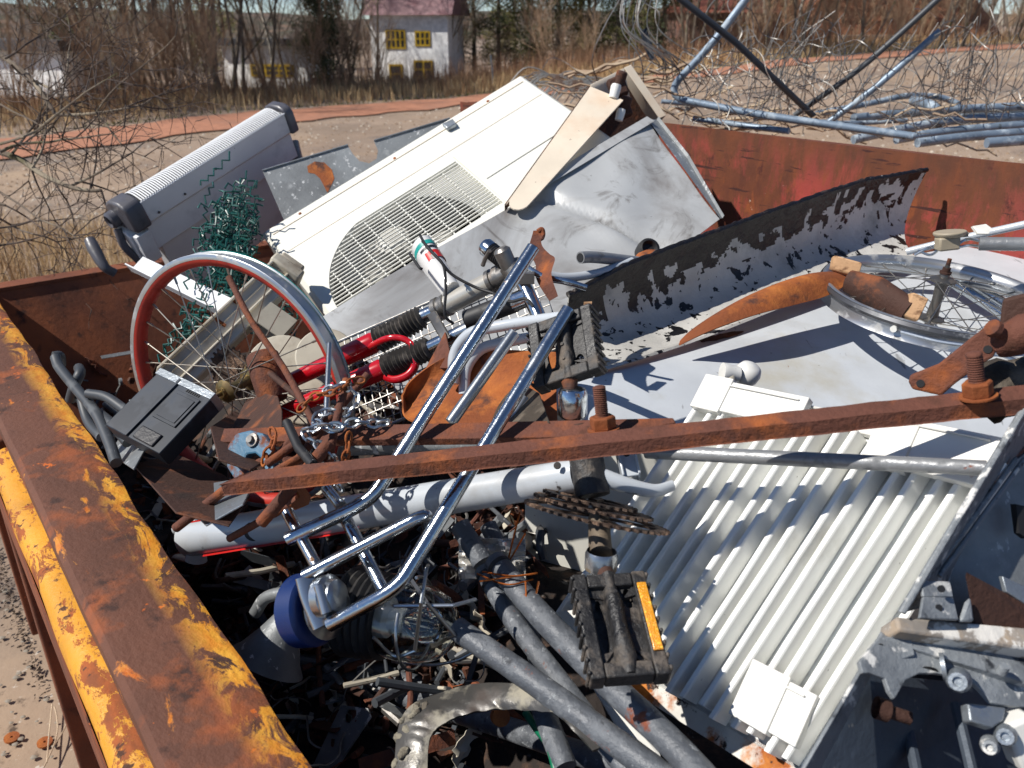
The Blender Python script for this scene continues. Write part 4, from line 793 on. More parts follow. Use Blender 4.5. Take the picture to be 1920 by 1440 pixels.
sc = [(1655, 1188), (1722, 1218), (1990, 1290), (1990, 1330), (1905, 1325), (1860, 1318), (1838, 1292), (1815, 1272), (1790, 1268), (1755, 1262), (1725, 1262), (1698, 1275), (1684, 1300), (1678, 1310), (1668, 1296), (1660, 1272), (1632, 1262), (1618, 1262), (1612, 1240)]
Fs = Fr(P(1655, 1188, 0.793), P(1990, 1290, 0.817), P(1618, 1270, 0.760)); obj('scalloped_rim', MB().poly([Fs.p(*Fs.uv(x, y)) for x, y in sc], -Fs.n * .006), m['galvworn'], lw, smooth=0, bevel=.001)
obj('left_wall', quad(MB(), [(1655, 1188, 0.796), (1672, 1200, 0.798), (1622, 1268, 0.807), (1520, 1480, 0.722), (1486, 1480, 0.703)], .005), m['galvworn'], lw, bevel=.001)
dkb = M('blue_grey_sheet', '#4c5560', .5, .3, [dict(c='#2f343c', s=6, lo=.48, hi=.66), dict(c='#8c8a86', s=40, lo=.64, hi=.68)], bump=.3)  # darker copy of the galvanised steel: interior shade put into the colour
obj('inner_wall', quad(MB(), [(1622, 1262, 0.817), (1990, 1300, 0.950), (1990, 1500, 0.912), (1500, 1500, 0.760)], .005), dkb, lw)
for (x0, y0, x1, y1) in ((1652, 1352, 1520, 1480), (1700, 1352, 1725, 1480), (1792, 1320, 1830, 1480)): obj('rib', MB().tube([P(x0, y0, .85), P(x1, y1, .79)], .006, 8), dkb, lw)
obj('bolt', MB().lathe(P(1642, 1326, 0.798), camdir(1, -.3, .1), [(0, .011), (.012, .011), (.012, .0065), (.034, .0065), (.034, 1e-4)], 16), m['rust_dark'], lw)
obj('right_bracket', quad(MB(), [(1815, 1318, 0.779), (1888, 1326, 0.788), (1882, 1352, 0.779), (1862, 1365, 0.769), (1820, 1352, 0.769)], .012), m['galv'], lw, bevel=.002)
for x, y, r_, mt in ((1797, 1276, .0105, 'galv'), (1885, 1378, .0095, 'galv'), (1856, 1398, .008, 'galvworn')):
    c_ = P(x, y, 0.774); obj('nut', MB().lathe(c_, camdir(-.5, .2, .8), [(-.014, r_ * 1.1), (0, r_ * 1.1), (.006, r_), (.012, r_ * .8), (.012, r_ * .45), (.008, r_ * .4), (.008, 1e-4)], 12 if r_ > .009 else 16), m[mt], lw)
obj('wing_plate', MB().lathe(P(1769, 1250, 0.784), camdir(1, .2, .5), [(-.002, 1e-4), (-.002, .013), (.002, .013), (.002, 1e-4)], 24), m['galv'], lw)
obj('pin', MB().tube([P(1877, 1262, 0.788), P(1884, 1248, 0.784)], .005, 10), m['galvworn'], lw)
solo('rusty_plate', quad(MB(), [(1810, 1080, 0.817), (1870, 1112, 0.827), (1990, 1172, 0.836), (1990, 1215, 0.827), (1828, 1172, 0.812)], .004), m['rust_dark'], 'dark rusty triangular plate stuck in the galvanised housing in the right corner', 'plate', smooth=0)
solo('white_plastic_block', MB().box(P(1912, 1385, 0.788), .03, .05, .03, (camdir(1, .4, 0), camdir(-.4, 1, 0), camdir(0, 0, 1))), m['white'], 'white plastic block at the bottom right picture edge inside the galvanised casing', 'plastic block', bevel=.004)

for x, y, rx, ry in ((1702, 1256, .006, .004), (1738, 1256, .010, .005), (1648, 1210, .004, .003)):
    ex_, ey_ = camdir(1, -.1, 0), camdir(.1, .8, .5); c_ = P(x, y, .788); obj('slot_hole', MB().poly([c_ + ex_ * rx * math.cos(6.283 * k / 16) + ey_ * ry * math.sin(6.283 * k / 16) for k in range(16)], camdir(0, 0, 1) * .002), m['dark'], lw, smooth=0)
obj('gusset', quad(MB(), [(1655, 1195, .79), (1708, 1190, .80), (1716, 1228, .785), (1662, 1246, .78)], .004), m['galvworn'], lw, bevel=.001)
obj('corner_plate', quad(MB(), [(1880, 1080, .83), (1925, 1100, .835), (1925, 1135, .83), (1888, 1110, .825)], .006), m['galv'], gw, bevel=.001)
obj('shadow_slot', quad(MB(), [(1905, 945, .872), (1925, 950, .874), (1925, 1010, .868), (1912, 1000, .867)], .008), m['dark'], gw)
# ================================================================== BICYCLES
def wheel(name, label, c, nrm, Rr, width, hubL, nsp, mats, prof, group=None, spoke_r=.0011, hub_r=.016):
    nrm = nrm.normalized(); X = nrm.orthogonal().normalized(); Y = nrm.cross(X); t = thing(name, label, 'bicycle wheel', c, group)
    for nm, sec, mt in prof:                # sec: closed list of (axial, radius)
        obj(nm, MB().lathe(c, nrm, sec, 96), mats[mt], t, smooth=50)
    mb = MB(); h = hubL / 2
    mb.lathe(c, nrm, [(-h - .03, 1e-4), (-h - .03, .0045), (-h - .012, .0045), (-h - .012, .009), (-h - .006, .010), (-h - .005, hub_r * .9), (-h, hub_r * 1.4), (-h + .004, hub_r * 1.4), (-h + .008, hub_r * .7), (0, hub_r * .55), (h - .008, hub_r * .7), (h - .004, hub_r * 1.4), (h, hub_r * 1.4), (h + .005, hub_r * .9), (h + .006, .010), (h + .012, .009), (h + .012, .0045), (h + .03, .0045), (h + .03, 1e-4)], 24)
    obj('hub', mb, mats['hub'], t)
    for k in range(nsp):
        a = 6.283 * k / nsp; s_ = 1 if k % 2 else -1; tw_ = 1.15 * (1 if (k // 2) % 2 else -1); p0 = c + nrm * (h * s_) + (X * math.cos(a + tw_) + Y * math.sin(a + tw_)) * hub_r * 1.25; p1 = c + (X * math.cos(a) + Y * math.sin(a)) * (Rr)
        d_ = (p1 - p0).normalized(); mb = MB().tube([p0, p1 - d_ * .012], spoke_r, 6); mb.tube([p1 - d_ * .014, p1 + d_ * .001], spoke_r * 1.9, 6); obj('spoke', mb, mats['spoke'], t)
    return t, X, Y
wm = {'s': m['alu'], 'red': m['rimred'], 'hub': M('brassy_hub', '#8c7a52', .35, .8, [dict(c='#5a4630', s=30, lo=.5, hi=.66)]), 'spoke': M('dull_spoke', '#aaa59c', .35, .9), 'dk': M('dark_worn_rim', '#55565a', .4, .6, [dict(c='#8a8c8e', s=26, lo=.54, hi=.66)]), 'teal': m['teal'], 'hub2': m['steel']}
c1 = P(446, 722, 1.53); n1 = camdir(-.40, -.34, .85); R1 = .255
rb = R1 - .024
w1, X1, Y1 = wheel('loose_bicycle_wheel', 'large bicycle wheel with a red and silver rim standing upright at the left', c1, n1, rb, .022, .07, 32, wm,
    [('rim', [(-.014, R1), (-.012, R1 - .003), (.012, R1 - .003), (.014, R1), (.0155, R1 - .002), (.0155, R1 - .010), (.0120, R1 - .0105), (-.0120, R1 - .0105), (-.0155, R1 - .010), (-.0155, R1 - .002), (-.014, R1)], 's'),
     ('rim_band', [(.0152, R1 - .0102), (.0145, R1 - .016), (.007, rb), (-.007, rb), (-.0145, R1 - .016), (-.0152, R1 - .0102)], 'red')], spoke_r=.0012)
mb = MB().lathe(c1, n1, [(-.0155, R1 - .0015), (-.0142, R1 + .0006), (-.0125, R1 + .0004)], 40, a0=3.3 - 3.3, a1=1.6, ref=camdir(1, .1, .3)); obj('teal_stripe', mb, m['teal'], w1)
wm2 = dict(wm); wm2['hub'] = m['steel']
# small wheel lying on the casing
c2 = P(1757, 562, 1.60); n2 = Vector((.05, -.06, 1)).normalized(); R2 = .218
w2, X2, Y2 = wheel('small_bicycle_wheel', 'small spoked bicycle wheel without tyre lying flat on the pale casing', c2 + Vector((0, 0, .0)), n2, R2 - .012, .03, .085, 28, wm2,
    [('rim', [(.012, R2), (.019, R2 + .004), (.021, R2 + .001), (.019, R2 - .006), (.006, R2 - .012), (-.006, R2 - .012), (-.019, R2 - .006), (-.021, R2 + .001), (-.019, R2 + .004), (-.012, R2), (.012, R2)], 's'),
     ('tyre_seat', [(.0185, R2 + .0055), (.012, R2 + .009), (.006, R2 + .006), (.010, R2 + .0015), (.0185, R2 + .0055)], 'dk')], hub_r=.017)
obj('valve_hole', MB().disc(c2 + (P(1638, 617, 1.3) - c2).normalized() * 0 + (lambda d: (d - n2 * d.dot(n2)).normalized())(P(1620, 640, 1.35) - c2) * (R2 + .0085), (lambda d: (d - n2 * d.dot(n2)).normalized())(P(1620, 640, 1.35) - c2), .006, .004, 16), m['white'], w2)
mb = MB().lathe(c2 + n2 * .055, n2, [(0, .011), (.004, .011), (.004, .0075), (.012, .0075), (.012, .004), (.03, .004), (.03, 1e-4)], 16); obj('axle_nut', mb, m['rust_dark'], w2)
G = 'chrome tubes lying under the spokes of the small wheel'
for a, b in (((1722, 490, 1.86), (1885, 592, 1.66)), ((1775, 500, 1.84), (1915, 590, 1.66))):
    solo('chrome_tube', MB().tube([P(*a), P(*b)], .011, 16), m['chrome'], 'chrome tube lying under the spokes of the small bicycle wheel', 'tube', G)
solo('spoke_rod', MB().tube(spline([P(1690, 622, 1.30), P(1760, 640, 1.26), P(1850, 655, 1.20), P(1935, 690, 1.12)], 6), .0035, 8), m['zinc'], 'thin grey rod crossing below the small wheel to the right edge', 'rod')
# ---- suspension fork with head tube, stem and bars
fk = thing('suspension_fork', 'red bicycle suspension fork with black rubber bellows and a silver head tube', 'bicycle fork', P(700, 690, 1.55))
def leg(a, b, c_, d_, e_):
    A_, B_, C_, D_ = P(*a), P(*b), P(*c_), P(*d_)
    return A_, B_, C_, D_
def fork_leg(pA, pB, pC, pD, rl):
    A_, B_, C_, D_ = P(*pA), P(*pB), P(*pC), P(*pD); ax_ = (B_ - A_).normalized()
    obj('lower_leg', MB().tube([A_, A_.lerp(B_, .55), A_.lerp(B_, .62), A_.lerp(B_, .97), B_], [rl * .82, rl * .95, rl * 1.12, rl * 1.2, rl * 1.05], 20), m['red'], fk)
    n = 12; pts = []; rs = []
    for i in range(n * 2 + 1): pts.append(B_.lerp(C_, i / (2 * n))); rs.append((rl * 1.5 if i % 2 else rl * 1.1) * (1 - .12 * i / (2 * n)))
    obj('bellows', MB().tube(pts, rs, 20), m['rubber'] if 0 else M('grey_black_bellows', '#3a3734', .6, 0, [dict(c='#66605a', s=40, lo=.5, hi=.66)]), fk, smooth=25)
    obj('stanchion', MB().tube([C_, D_], rl * .8, 16), m['chrome'], fk)
    return A_, B_, C_, D_
a1 = fork_leg((528, 722, 1.55), (706, 640, 1.51), (792, 594, 1.49), (828, 578, 1.475), .0175)
a2 = fork_leg((520, 778, 1.50), (722, 690, 1.46), (806, 652, 1.43), (880, 616, 1.40), .0165)
mid = lambda t: P(lerp(590, 590, t), lerp(712, 770, t), 1.53)
arch = spline([P(660, 668, 1.515), P(690, 700, 1.5), P(700, 705, 1.49), P(716, 700, 1.47)], 6)
obj('brace', MB().tube(spline([P(690, 652, 1.50), P(722, 636, 1.455), P(750, 634, 1.445), P(770, 644, 1.44), P(772, 656, 1.43)], 8), .006, 12, flat=.7), m['red'], fk)
obj('brace', MB().tube(spline([P(712, 702, 1.46), P(738, 712, 1.44), P(764, 704, 1.43), P(778, 686, 1.43), P(776, 668, 1.43)], 8), .0075, 12, flat=.7), m['red'], fk)
hA, hB = P(826, 578, 1.475), P(918, 530, 1.42); hx = (hB - hA).normalized()
obj('crown', MB().lathe(hA - hx * .012, hx, [(0, .019), (.003, .0225), (.012, .0225), (.014, .019), (.02, .019), (.022, .021), (.03, .0215), (.032, .017)], 28), m['steel'], fk)
obj('crown_clamp', MB().frame_box(P(800, 590, 1.47), P(828, 640, 1.41) - P(800, 590, 1.47), hx * .022, camdir(.1, -.2, 1) * .012), m['steel'], fk, bevel=.003)
obj('head_tube', MB().tube([hA + hx * .015, hB], .0185, 24), M('silver_head_tube', '#c6c2b8', .3, .4, [dict(c='#8a6a5c', s=14, lo=.6, hi=.75)]), fk)
obj('headset', MB().lathe(hB, hx, [(0, .0185), (.002, .022), (.010, .022), (.011, .019), (.018, .019), (.019, .0225), (.03, .0225), (.032, .016), (.05, .016), (.05, 1e-4)], 28), m['steel'], fk)
st = P(940, 518, 1.39)
obj('stem', MB().tube([st, P(962, 505, 1.375), P(985, 498, 1.36)], [.016, .014, .015], 16).lathe(P(955, 500, 1.36), camdir(-.4, .8, .3), [(-.02, 1e-4), (-.02, .014), (.03, .015), (.035, .01), (.035, 1e-4)], 16), m['steel'], fk)
obj('handlebar', MB().tube(fillet([P(950, 490, 1.37), P(975, 520, 1.36), P(1002, 575, 1.33), P(1012, 600, 1.32)], .03), .0125, 16), m['chrome'], fk)
gp_ = [P(921, 470, 1.39), P(960, 502, 1.37)]; pts = [gp_[0].lerp(gp_[1], i / 24) for i in range(25)]
gr_ = obj('grip', MB().tube(pts, [.0155 if i % 2 else .0138 for i in range(25)], 16), m['rubber'], fk)
obj('bar_end', MB().lathe(P(918, 468, 1.392), (gp_[0] - gp_[1]), [(-.004, .016), (.008, .0165), (.014, .013), (.016, 1e-4)], 20), m['chrome'], fk)
obj('brake_clamp', MB().lathe(P(962, 505, 1.365), camdir(.6, -.8, .2), [(-.01, 1e-4), (-.01, .02), (.012, .02), (.012, 1e-4)], 20).box(P(985, 520, 1.34), .03, .02, .018), m['steel'], fk)
obj('brake_lever', MB().tube(spline([P(985, 500, 1.35), P(1020, 520, 1.34), P(1060, 528, 1.33), P(1100, 540, 1.33)], 6), [.006] * 19, 10, flat=.6), m['chrome'], fk)
obj('brake_lever', MB().tube(spline([P(905, 498, 1.40), P(910, 485, 1.39), P(918, 470, 1.37)], 5), .004, 8), m['steel'], fk)
obj('down_tube', MB().tube([P(792, 462, 1.52), P(815, 500, 1.49), P(846, 545, 1.455)], [.027, .026, .021], 28, flat=.8), M('white_red_frame_tube', '#d2d2d0', .22, 0, coat=.4, var=.02), fk)
dtx = (P(846, 545, 1.455) - P(792, 462, 1.52)).normalized(); 
for t_, wd_, mt in ((.32, .020, 'redstripe'), (.22, .006, 'black'), (.10, .010, 'teal')):
    L_ = (P(846, 545, 1.455) - P(792, 462, 1.52)).length; p0 = P(792, 462, 1.52) + dtx * L_ * t_; rr = .0278 - .003 * t_
    obj('stripe', MB().tube([p0, p0 + dtx * wd_], rr, 28, flat=.8, cap=False), m[mt], fk)
obj('foam_sleeve', MB().tube([P(876, 600, 1.395), P(965, 566, 1.36)], .018, 20), m['rubber'], fk)
obj('steerer_end', MB().tube([P(962, 568, 1.36), P(990, 556, 1.345)], .0165, 16), m['chrome'], fk)
for i_, ln in enumerate(([(788, 442, 1.42), (800, 462, 1.38), (826, 490, 1.36), (848, 515, 1.36), (890, 538, 1.36), (925, 550, 1.35)], [(792, 452, 1.42), (815, 478, 1.38), (832, 500, 1.36), (836, 545, 1.36), (834, 590, 1.36), (850, 607, 1.37)], [(768, 475, 1.45), (785, 500, 1.42), (792, 505, 1.42)], [(925, 550, 1.35), (955, 565, 1.33), (985, 560, 1.31), (1000, 575, 1.3)])):
    obj('cable', MB().tube(spline(px(*ln), 8), .0026, 8), m['rubber'], fk)
obj('cable_tie', MB().lathe(P(814, 479, 1.38), camdir(.6, -.7, 0), [(-.004, .005), (.004, .005)], 10), m['white'], fk)
# ---- wire shelf under the fork
F = Fr(P(632, 642, 1.62), P(1000, 482, 1.54), P(745, 790, 1.52)); ws = thing('wire_shelf', 'dark wire grid shelf lying under the red fork', 'wire shelf', F.p(F.L1 / 2, F.L2, 0))
mb = MB(); k = 0
while k <= F.L1 + .001: mb.tube([F.p(k, 0), F.p(k, F.L2)], .0013, 5); k += .016
k = 0
while k <= F.L2 + .001: mb.tube([F.p(0, k, .0026), F.p(F.L1, k, .0026)], .0013, 5); k += .022
obj('grid', mb, m['steel'], ws); obj('border', MB().tube([F.p(0, 0), F.p(F.L1, 0), F.p(F.L1, F.L2), F.p(0, F.L2), F.p(0, 0)], .0035, 8), m['galv'], ws)
P0_ = P
def P(x, y, d): return P0_(x, y, d * 1.07)
# ---- white frame lying across with crank set
bf = thing('broken_bicycle', 'scratched white bicycle frame with chainrings and pedals lying across the lower heap', 'bicycle frame', P(1000, 1000, 1.1))
T0, T1 = P(352, 1012, 1.30), P(1082, 892, .99)
obj('down_tube', MB().tube([T0, T0.lerp(T1, .3), T0.lerp(T1, .7), T1], [.0300, .0292, .0258, .023], 32, flat=.9), m['framewhite'], bf)
dx_ = (T1 - T0).normalized(); su = dx_.cross(camdir(0, 0, 1)).normalized(); 
if su.dot(camdir(0, 1, 0)) < 0: su = -su
obj('red_stripe', MB().grid(lambda a, b: T0.lerp(T1, .02 + .42 * a) + (su * math.cos(lerp(-.25, .18, b) * (1 - .5 * a) + .15) - (camdir(0, 0, 1) * -1) * math.sin(lerp(-.25, .18, b) * (1 - .5 * a) + .15)) * lerp(.0305, .027, a), 30, 3), m['redstripe'], bf)
obj('red_stripe', MB().grid(lambda a, b: T0.lerp(T1, .05 + .45 * a) + (-su * math.cos(lerp(-.2, .15, b) - .35) + camdir(0, 0, 1) * math.sin(lerp(-.2, .15, b) + .55)) * lerp(.0305, .027, a), 30, 3), m['redstripe'], bf)
obj('tube_end', MB().tube([P(330, 1000, 1.33), P(372, 985, 1.31), P(368, 1050, 1.30), P(335, 1045, 1.33)], [.013, .022, .022, .013], 16, flat=.5), m['framewhite'], bf)
obj('boss', MB().lathe(P(478, 994, 1.215), camdir(0, -.1, 1), [(0, .016), (.008, .016), (.009, .013), (.009, .009), (.002, .008), (.002, 1e-4)], 20), m['black'], bf)
obj('screw', MB().lathe(P(1045, 873, .975), camdir(0, .2, 1), [(0, .005), (.003, .004), (.003, 1e-4)], 12), m['black'], bf)
bb0, bb1 = P(1098, 852, .98), P(1112, 930, .965)
obj('bottom_bracket', MB().tube([bb0, bb1], [.0225, .0225], 28), m['blackdirty'], bf, bevel=.001)
obj('chain_stay', MB().tube(spline([P(1125, 893, .97), P(1170, 908, .965), P(1225, 920, .965), P(1262, 910, .97)], 8), [.0125 - .0002 * i for i in range(25)], 16, flat=.8), m['framewhite'], bf)
q = MB(); F5 = Fr(P(1156, 838, .99), P(1186, 834, .99), P(1172, 895, .965)); F5.box(q, 0, .022, 0, .045, -.004, .0); F5.box(q, -.001, .002, 0, .045, -.02, .006); F5.box(q, .02, .023, 0, .045, -.02, .006)
obj('seat_lug', q, m['framewhite'], bf, bevel=.001); obj('hole', MB().disc(F5.p(.011, .012, .0005), F5.n, .0045, .001, 16), m['dark'], bf)
def ring(c, n_, R_r, nt_, th, hole):
    n_ = n_.normalized(); X = n_.orthogonal().normalized(); Y = n_.cross(X); pts = []
    for k in range(nt_):
        for f_, rr in ((0, R_r - .0065), (.28, R_r - .0062), (.42, R_r), (.58, R_r), (.72, R_r - .0062)): a = 6.283 * (k + f_) / nt_; pts.append((X * math.cos(a) + Y * math.sin(a)) * rr)
    inn = [(X * math.cos(6.283 * k / len(pts)) + Y * math.sin(6.283 * k / len(pts))) * hole for k in range(len(pts))]
    N = len(pts); vs = [c + p - n_ * th / 2 for p in pts] + [c + p + n_ * th / 2 for p in pts] + [c + p - n_ * th / 2 for p in inn] + [c + p + n_ * th / 2 for p in inn]; fs = []
    for k in range(N):
        j = (k + 1) % N; fs += [(k, j, N + j, N + k), (N + k, N + j, 3 * N + j, 3 * N + k), (3 * N + k, 3 * N + j, 2 * N + j, 2 * N + k), (2 * N + k, 2 * N + j, j, k)]
    mb = MB().add(vs, fs)
    for q in range(5):
        a = 6.283 * q / 5 + .3; d_ = X * math.cos(a) + Y * math.sin(a); s_ = n_.cross(d_); mb.frame_box(c + d_ * .012 - s_ * .006 - n_ * th * .4, d_ * (hole - .010), s_ * .012, n_ * th * .8)
    return mb
nr = (P(1098, 800, .99) - P(1120, 1060, .93)).normalized(); nr = camdir(.2, .97, -.045); grm = M('greasy_rusty_sprocket', '#4a3a30', .6, .5, [dict(c='#7a6250', s=40, lo=.52, hi=.62), dict(c='#1e1816', s=20, lo=.54, hi=.62)], bump=.8, bscale=160)
for (x, y, d_, rr, nt_) in ((1106, 938, .965, .062, 28), (1112, 950, .962, .078, 36), (1118, 968, .958, .094, 46)): obj('chainring', ring(P(x, y, d_), nr, rr, nt_, .0035, rr - .016), grm, bf, smooth=0)
def roundbox(mb, o, pts2, ex, ey, ez, th): return mb.poly([o + ex * x + ey * y for x, y in pts2], ez * th)
crm = M('scuffed_chrome_crank', '#9fa3a8', .28, .9, [dict(c='#6b5e4c', s=22, lo=.5, hi=.6, r=.8, m=.2)], bump=.2)
obj('crank_arm', MB().tube([P(1120, 962, .955), P(1124, 1000, .935), P(1126, 1040, .915)], [.016, .0185, .0195], 20, flat=.75), M('muddy_crank', '#6a5e50', .7, .3, [dict(c='#8c7c66', s=16, lo=.5, hi=.6)], bump=.4), bf)
obj('crank_end', MB().lathe(P(1127, 1052, .905), camdir(.05, 1, .2), [(-.014, 1e-4), (-.014, .014), (-.010, .0195), (.008, .020), (.013, .018)], 24), crm, bf)
obj('crank_arm', MB().tube([P(1098, 855, .985), P(1088, 800, 1.0)], [.013, .015], 16), m['rust_dark'], bf)
obj('crank_end', MB().lathe(P(1074, 755, 1.01), camdir(-.02, 1, .25), [(-.021, 1e-4), (-.021, .016), (-.016, .0195), (.012, .020), (.019, .017), (.021, .012), (.021, 1e-4)], 28), m['chrome'], bf)
def pedal(o, ex, ey, ez, W_, H_, refl, lab):     # o top-centre, ex across, ey along the axle away, ez normal to the viewer
    pd_ = None; mb = MB(); th = .024
    def B_(x0, x1, y0, y1, z0, z1): mb.frame_box(o + ex * x0 + ey * y0 + ez * z0, ex * (x1 - x0), ey * (y1 - y0), ez * (z1 - z0))
    w = W_ / 2; B_(-w, -w + .016, 0, H_, -th / 2, th / 2); B_(w - .016, w, 0, H_, -th / 2, th / 2); B_(-w + .0165, w - .0165, .001, .018, -th / 2 + .001, th / 2 - .001); B_(-w + .0165, w - .0165, H_ - .018, H_ - .001, -th / 2 + .001, th / 2 - .001)
    n = 9
    for k in range(n):
        y = lerp(.004, H_ - .009, k / (n - 1))
        B_(-w - .003, -w + .001, y, y + .005, -th / 2 - .003, th / 2 + .003); B_(w - .001, w + .003, y, y + .005, -th / 2 - .003, th / 2 + .003)
    def el(cx_, cy_, rx, ry): return [Vector((cx_ + rx * math.cos(6.283 * k / 20), cy_ + ry * math.sin(6.283 * k / 20), 0)) for k in range(20)]
    pl_ = [[Vector((-w + .014, .010, 0)), Vector((w - .014, .010, 0)), Vector((w - .014, H_ - .010, 0)), Vector((-w + .014, H_ - .010, 0))], el(-w * .42, H_ * .5, w * .14, H_ * .26), el(w * .42, H_ * .24, w * .13, H_ * .1), el(w * .1, H_ * .86, w * .3, H_ * .055)]
    tr_ = mg.tessellate_polygon(pl_); ap_ = [v for l in pl_ for v in l]
    for h_ in (.003, -.003): mb.add([o + ex * v.x + ey * v.y + ez * h_ for v in ap_], [tuple(t_) for t_ in tr_])
    pd_ = obj('pedal', mb, m['blackdirty'], bf, bevel=.0025); pd_['label'] = lab
    mb2 = MB().tube([o + ey * .0, o + ey * .02, o + ey * (H_ * .3), o + ey * (H_ * .5), o + ey * (H_ * .8), o + ey * (H_ - .02), o + ey * (H_ - .004)], [.015, .0135, .019, .0165, .021, .018, .014], 20, flat=.62)
    for s_ in (-1, 1): mb2.poly([o + ex * s_ * .012 + ey * (H_ * .25), o + ex * s_ * (w - .015) + ey * .014, o + ex * s_ * (w - .015) + ey * (H_ * .22)], ez * .006); mb2.poly([o + ex * s_ * .012 + ey * (H_ * .75), o + ex * s_ * (w - .015) + ey * (H_ - .014), o + ex * s_ * (w - .015) + ey * (H_ * .78)], ez * .006)
    for k in range(3): mb2.lathe(o + ex * .002 + ey * (.03 + k * .022) + ez * .014, ez, [(0, .003), (.003, .0025), (.003, 1e-4)], 8)
    obj('pedal_body', mb2, m['blackdirty'], pd_)
    pd_2 = obj('spindle', MB().tube([o - ey * .022, o - ey * .0], [.007, .0115], 12), m['rust_dark'], pd_)
    if refl:
        bp_ = MB().frame_box(o - ex * (w - .016) + ey * .016 - ez * .0105, ex * (W_ - .032), ey * (H_ - .032), ez * .003); obj('lower_plate', bp_, m['blackdirty'], pd_)
        rf_ = MB().frame_box(o + ex * (w - .0135) + ey * (H_ * .14) + ez * (th / 2 + .0005), ex * .011, ey * (H_ * .66), ez * .003); obj('reflector', rf_, m['orange'], pd_, bevel=.001)
    return pd_
# lower pedal: axle runs down and slightly right, face to the viewer
o = P(1138, 1084, .885); ey = (P(1178, 1262, .80) - o).normalized(); ex = camdir(1, -.16, .12); ex = (ex - ey * ex.dot(ey)).normalized(); ez = ex.cross(ey)
if ez.dot(camdir(0, 0, 1)) < 0: ez = -ez
pedal(o, ex, ey, ez, .086, .131, True, 'lower black pedal with an orange reflector')
o = P(1068, 716, 1.02); ey = (P(1052, 590, 1.07) - o).normalized(); ex = camdir(1, .12, .55); ex = (ex - ey * ex.dot(ey)).normalized(); ez = ex.cross(ey)
if ez.dot(camdir(0, 0, 1)) < 0: ez = -ez
pedal(o, ex, ey, ez, .098, .105, False, 'upper black pedal without a reflector')
P = P0_
# white bent tubes beside the fork
G = None
solo('white_bent_tube', MB().tube(fillet([P(850, 720, 1.33), P(850, 660, 1.34), P(880, 622, 1.33), P(980, 604, 1.29), P(1075, 592, 1.22)], .05, 10), .0095, 16), m['framewhite'], 'upper white bent tube running from the fork to the upper pedal', 'tube')
solo('white_bent_tube', MB().tube(fillet([P(870, 740, 1.34), P(872, 690, 1.35), P(900, 652, 1.35), P(1000, 630, 1.32), P(1045, 622, 1.28)], .05, 10), .0095, 16), m['framewhite'], 'lower white bent tube just below its twin between fork and upper pedal', 'tube')
solo('white_curved_tube', MB().tube(spline([P(1005, 512, 1.50), P(1060, 520, 1.52), P(1120, 512, 1.55), P(1185, 490, 1.6)], 8), .0085, 14), m['framewhite'], 'thin white curved tube behind the handlebar below the grey pipe stub', 'tube')
pp = spline([P(1088, 483, 1.52), P(1110, 482, 1.54), P(1150, 486, 1.58), P(1200, 492, 1.63)], 6)
t = thing('pipe_stub', 'open grey pipe stub lying on the grey sheet left of the rusty disc', 'pipe stub', pp[0]); obj('pipe', MB().tube(pp, .0115, 16), m['pipesilver'], t); obj('bore', MB().disc(pp[0] + (pp[0] - pp[1]).normalized() * .0006, pp[0] - pp[1], .0085, .001, 16), m['dark'], t)
t = thing('rubber_foot', 'black rubber cap on top of the rusty disc behind the tarred sheet', 'rubber cap', P(1215, 475, 1.66)); obj('cap', MB().lathe(P(1217, 466, 1.82), camdir(.15, .25, .9), [(-.035, .02), (-.03, .025), (-.01, .026), (.004, .024), (.006, .018), (-.004, .013), (-.004, 1e-4)], 24), m['rubber'], t)
solo('rusty_disc', MB().lathe(P(1225, 492, 1.80), camdir(.1, .75, .55), [(-.02, .05), (-.008, .048), (.008, .04), (.018, .028), (.022, 1e-4)], 32), m['rust_bright'], 'rusty domed disc half hidden behind the left end of the tarred sheet', 'disc')
# top right: cables, junction clip, conduits
solo('white_tube', MB().tube([P(1700, 472, 1.85), P(1780, 452, 1.8), P(1935, 418, 1.7)], .0085, 14), m['framewhite'], 'thin white tube running to the right edge above the small bicycle wheel', 'tube')
solo('grey_conduit', MB().tube([P(1836, 457, 1.6), P(1940, 458, 1.56)], .0135, 16), m['pipesilver'], 'thick grey conduit at the right edge above the small wheel', 'conduit')
t = thing('cable_clip', 'beige plastic cable clip above the small bicycle wheel', 'cable clip', P(1782, 465, 1.66)); xx, yy, zz = camdir(1, .1, .1), camdir(-.1, 1, .3), camdir(0, -.3, 1); zz = xx.cross(yy).normalized(); yy = zz.cross(xx)
obj('body', MB().box(P(1776, 456, 1.66), .042, .028, .03, (xx, yy, zz)), m['beige'], t, bevel=.004); obj('cover', MB().lathe(P(1781, 438, 1.66), yy, [(-.006, .026), (0, .032), (.005, .031), (.006, 1e-4)], 24).box(P(1792, 440, 1.66), .04, .01, .03, (xx, yy, zz)), m['beige'], t, bevel=.002)
for k, ln in enumerate(([(1715, 478, 1.72), (1740, 465, 1.7), (1762, 460, 1.67)], [(1722, 470, 1.72), (1745, 478, 1.69), (1764, 464, 1.67)], [(1796, 458, 1.65), (1815, 448, 1.64), (1838, 452, 1.61)], [(1796, 464, 1.65), (1818, 460, 1.64), (1838, 462, 1.61)])): obj('cable', MB().tube(spline(px(*ln), 6), .0028, 8), m['zinc'], t)
solo('plastic_scrap', MB().poly([P(1820, 426, 1.66), P(1845, 422, 1.66), P(1856, 430, 1.65), P(1850, 440, 1.64), P(1830, 440, 1.65)], camdir(.1, .2, 1) * .006), m['white'], 'small torn white plastic scrap between the clip and the white tube', 'plastic scrap')
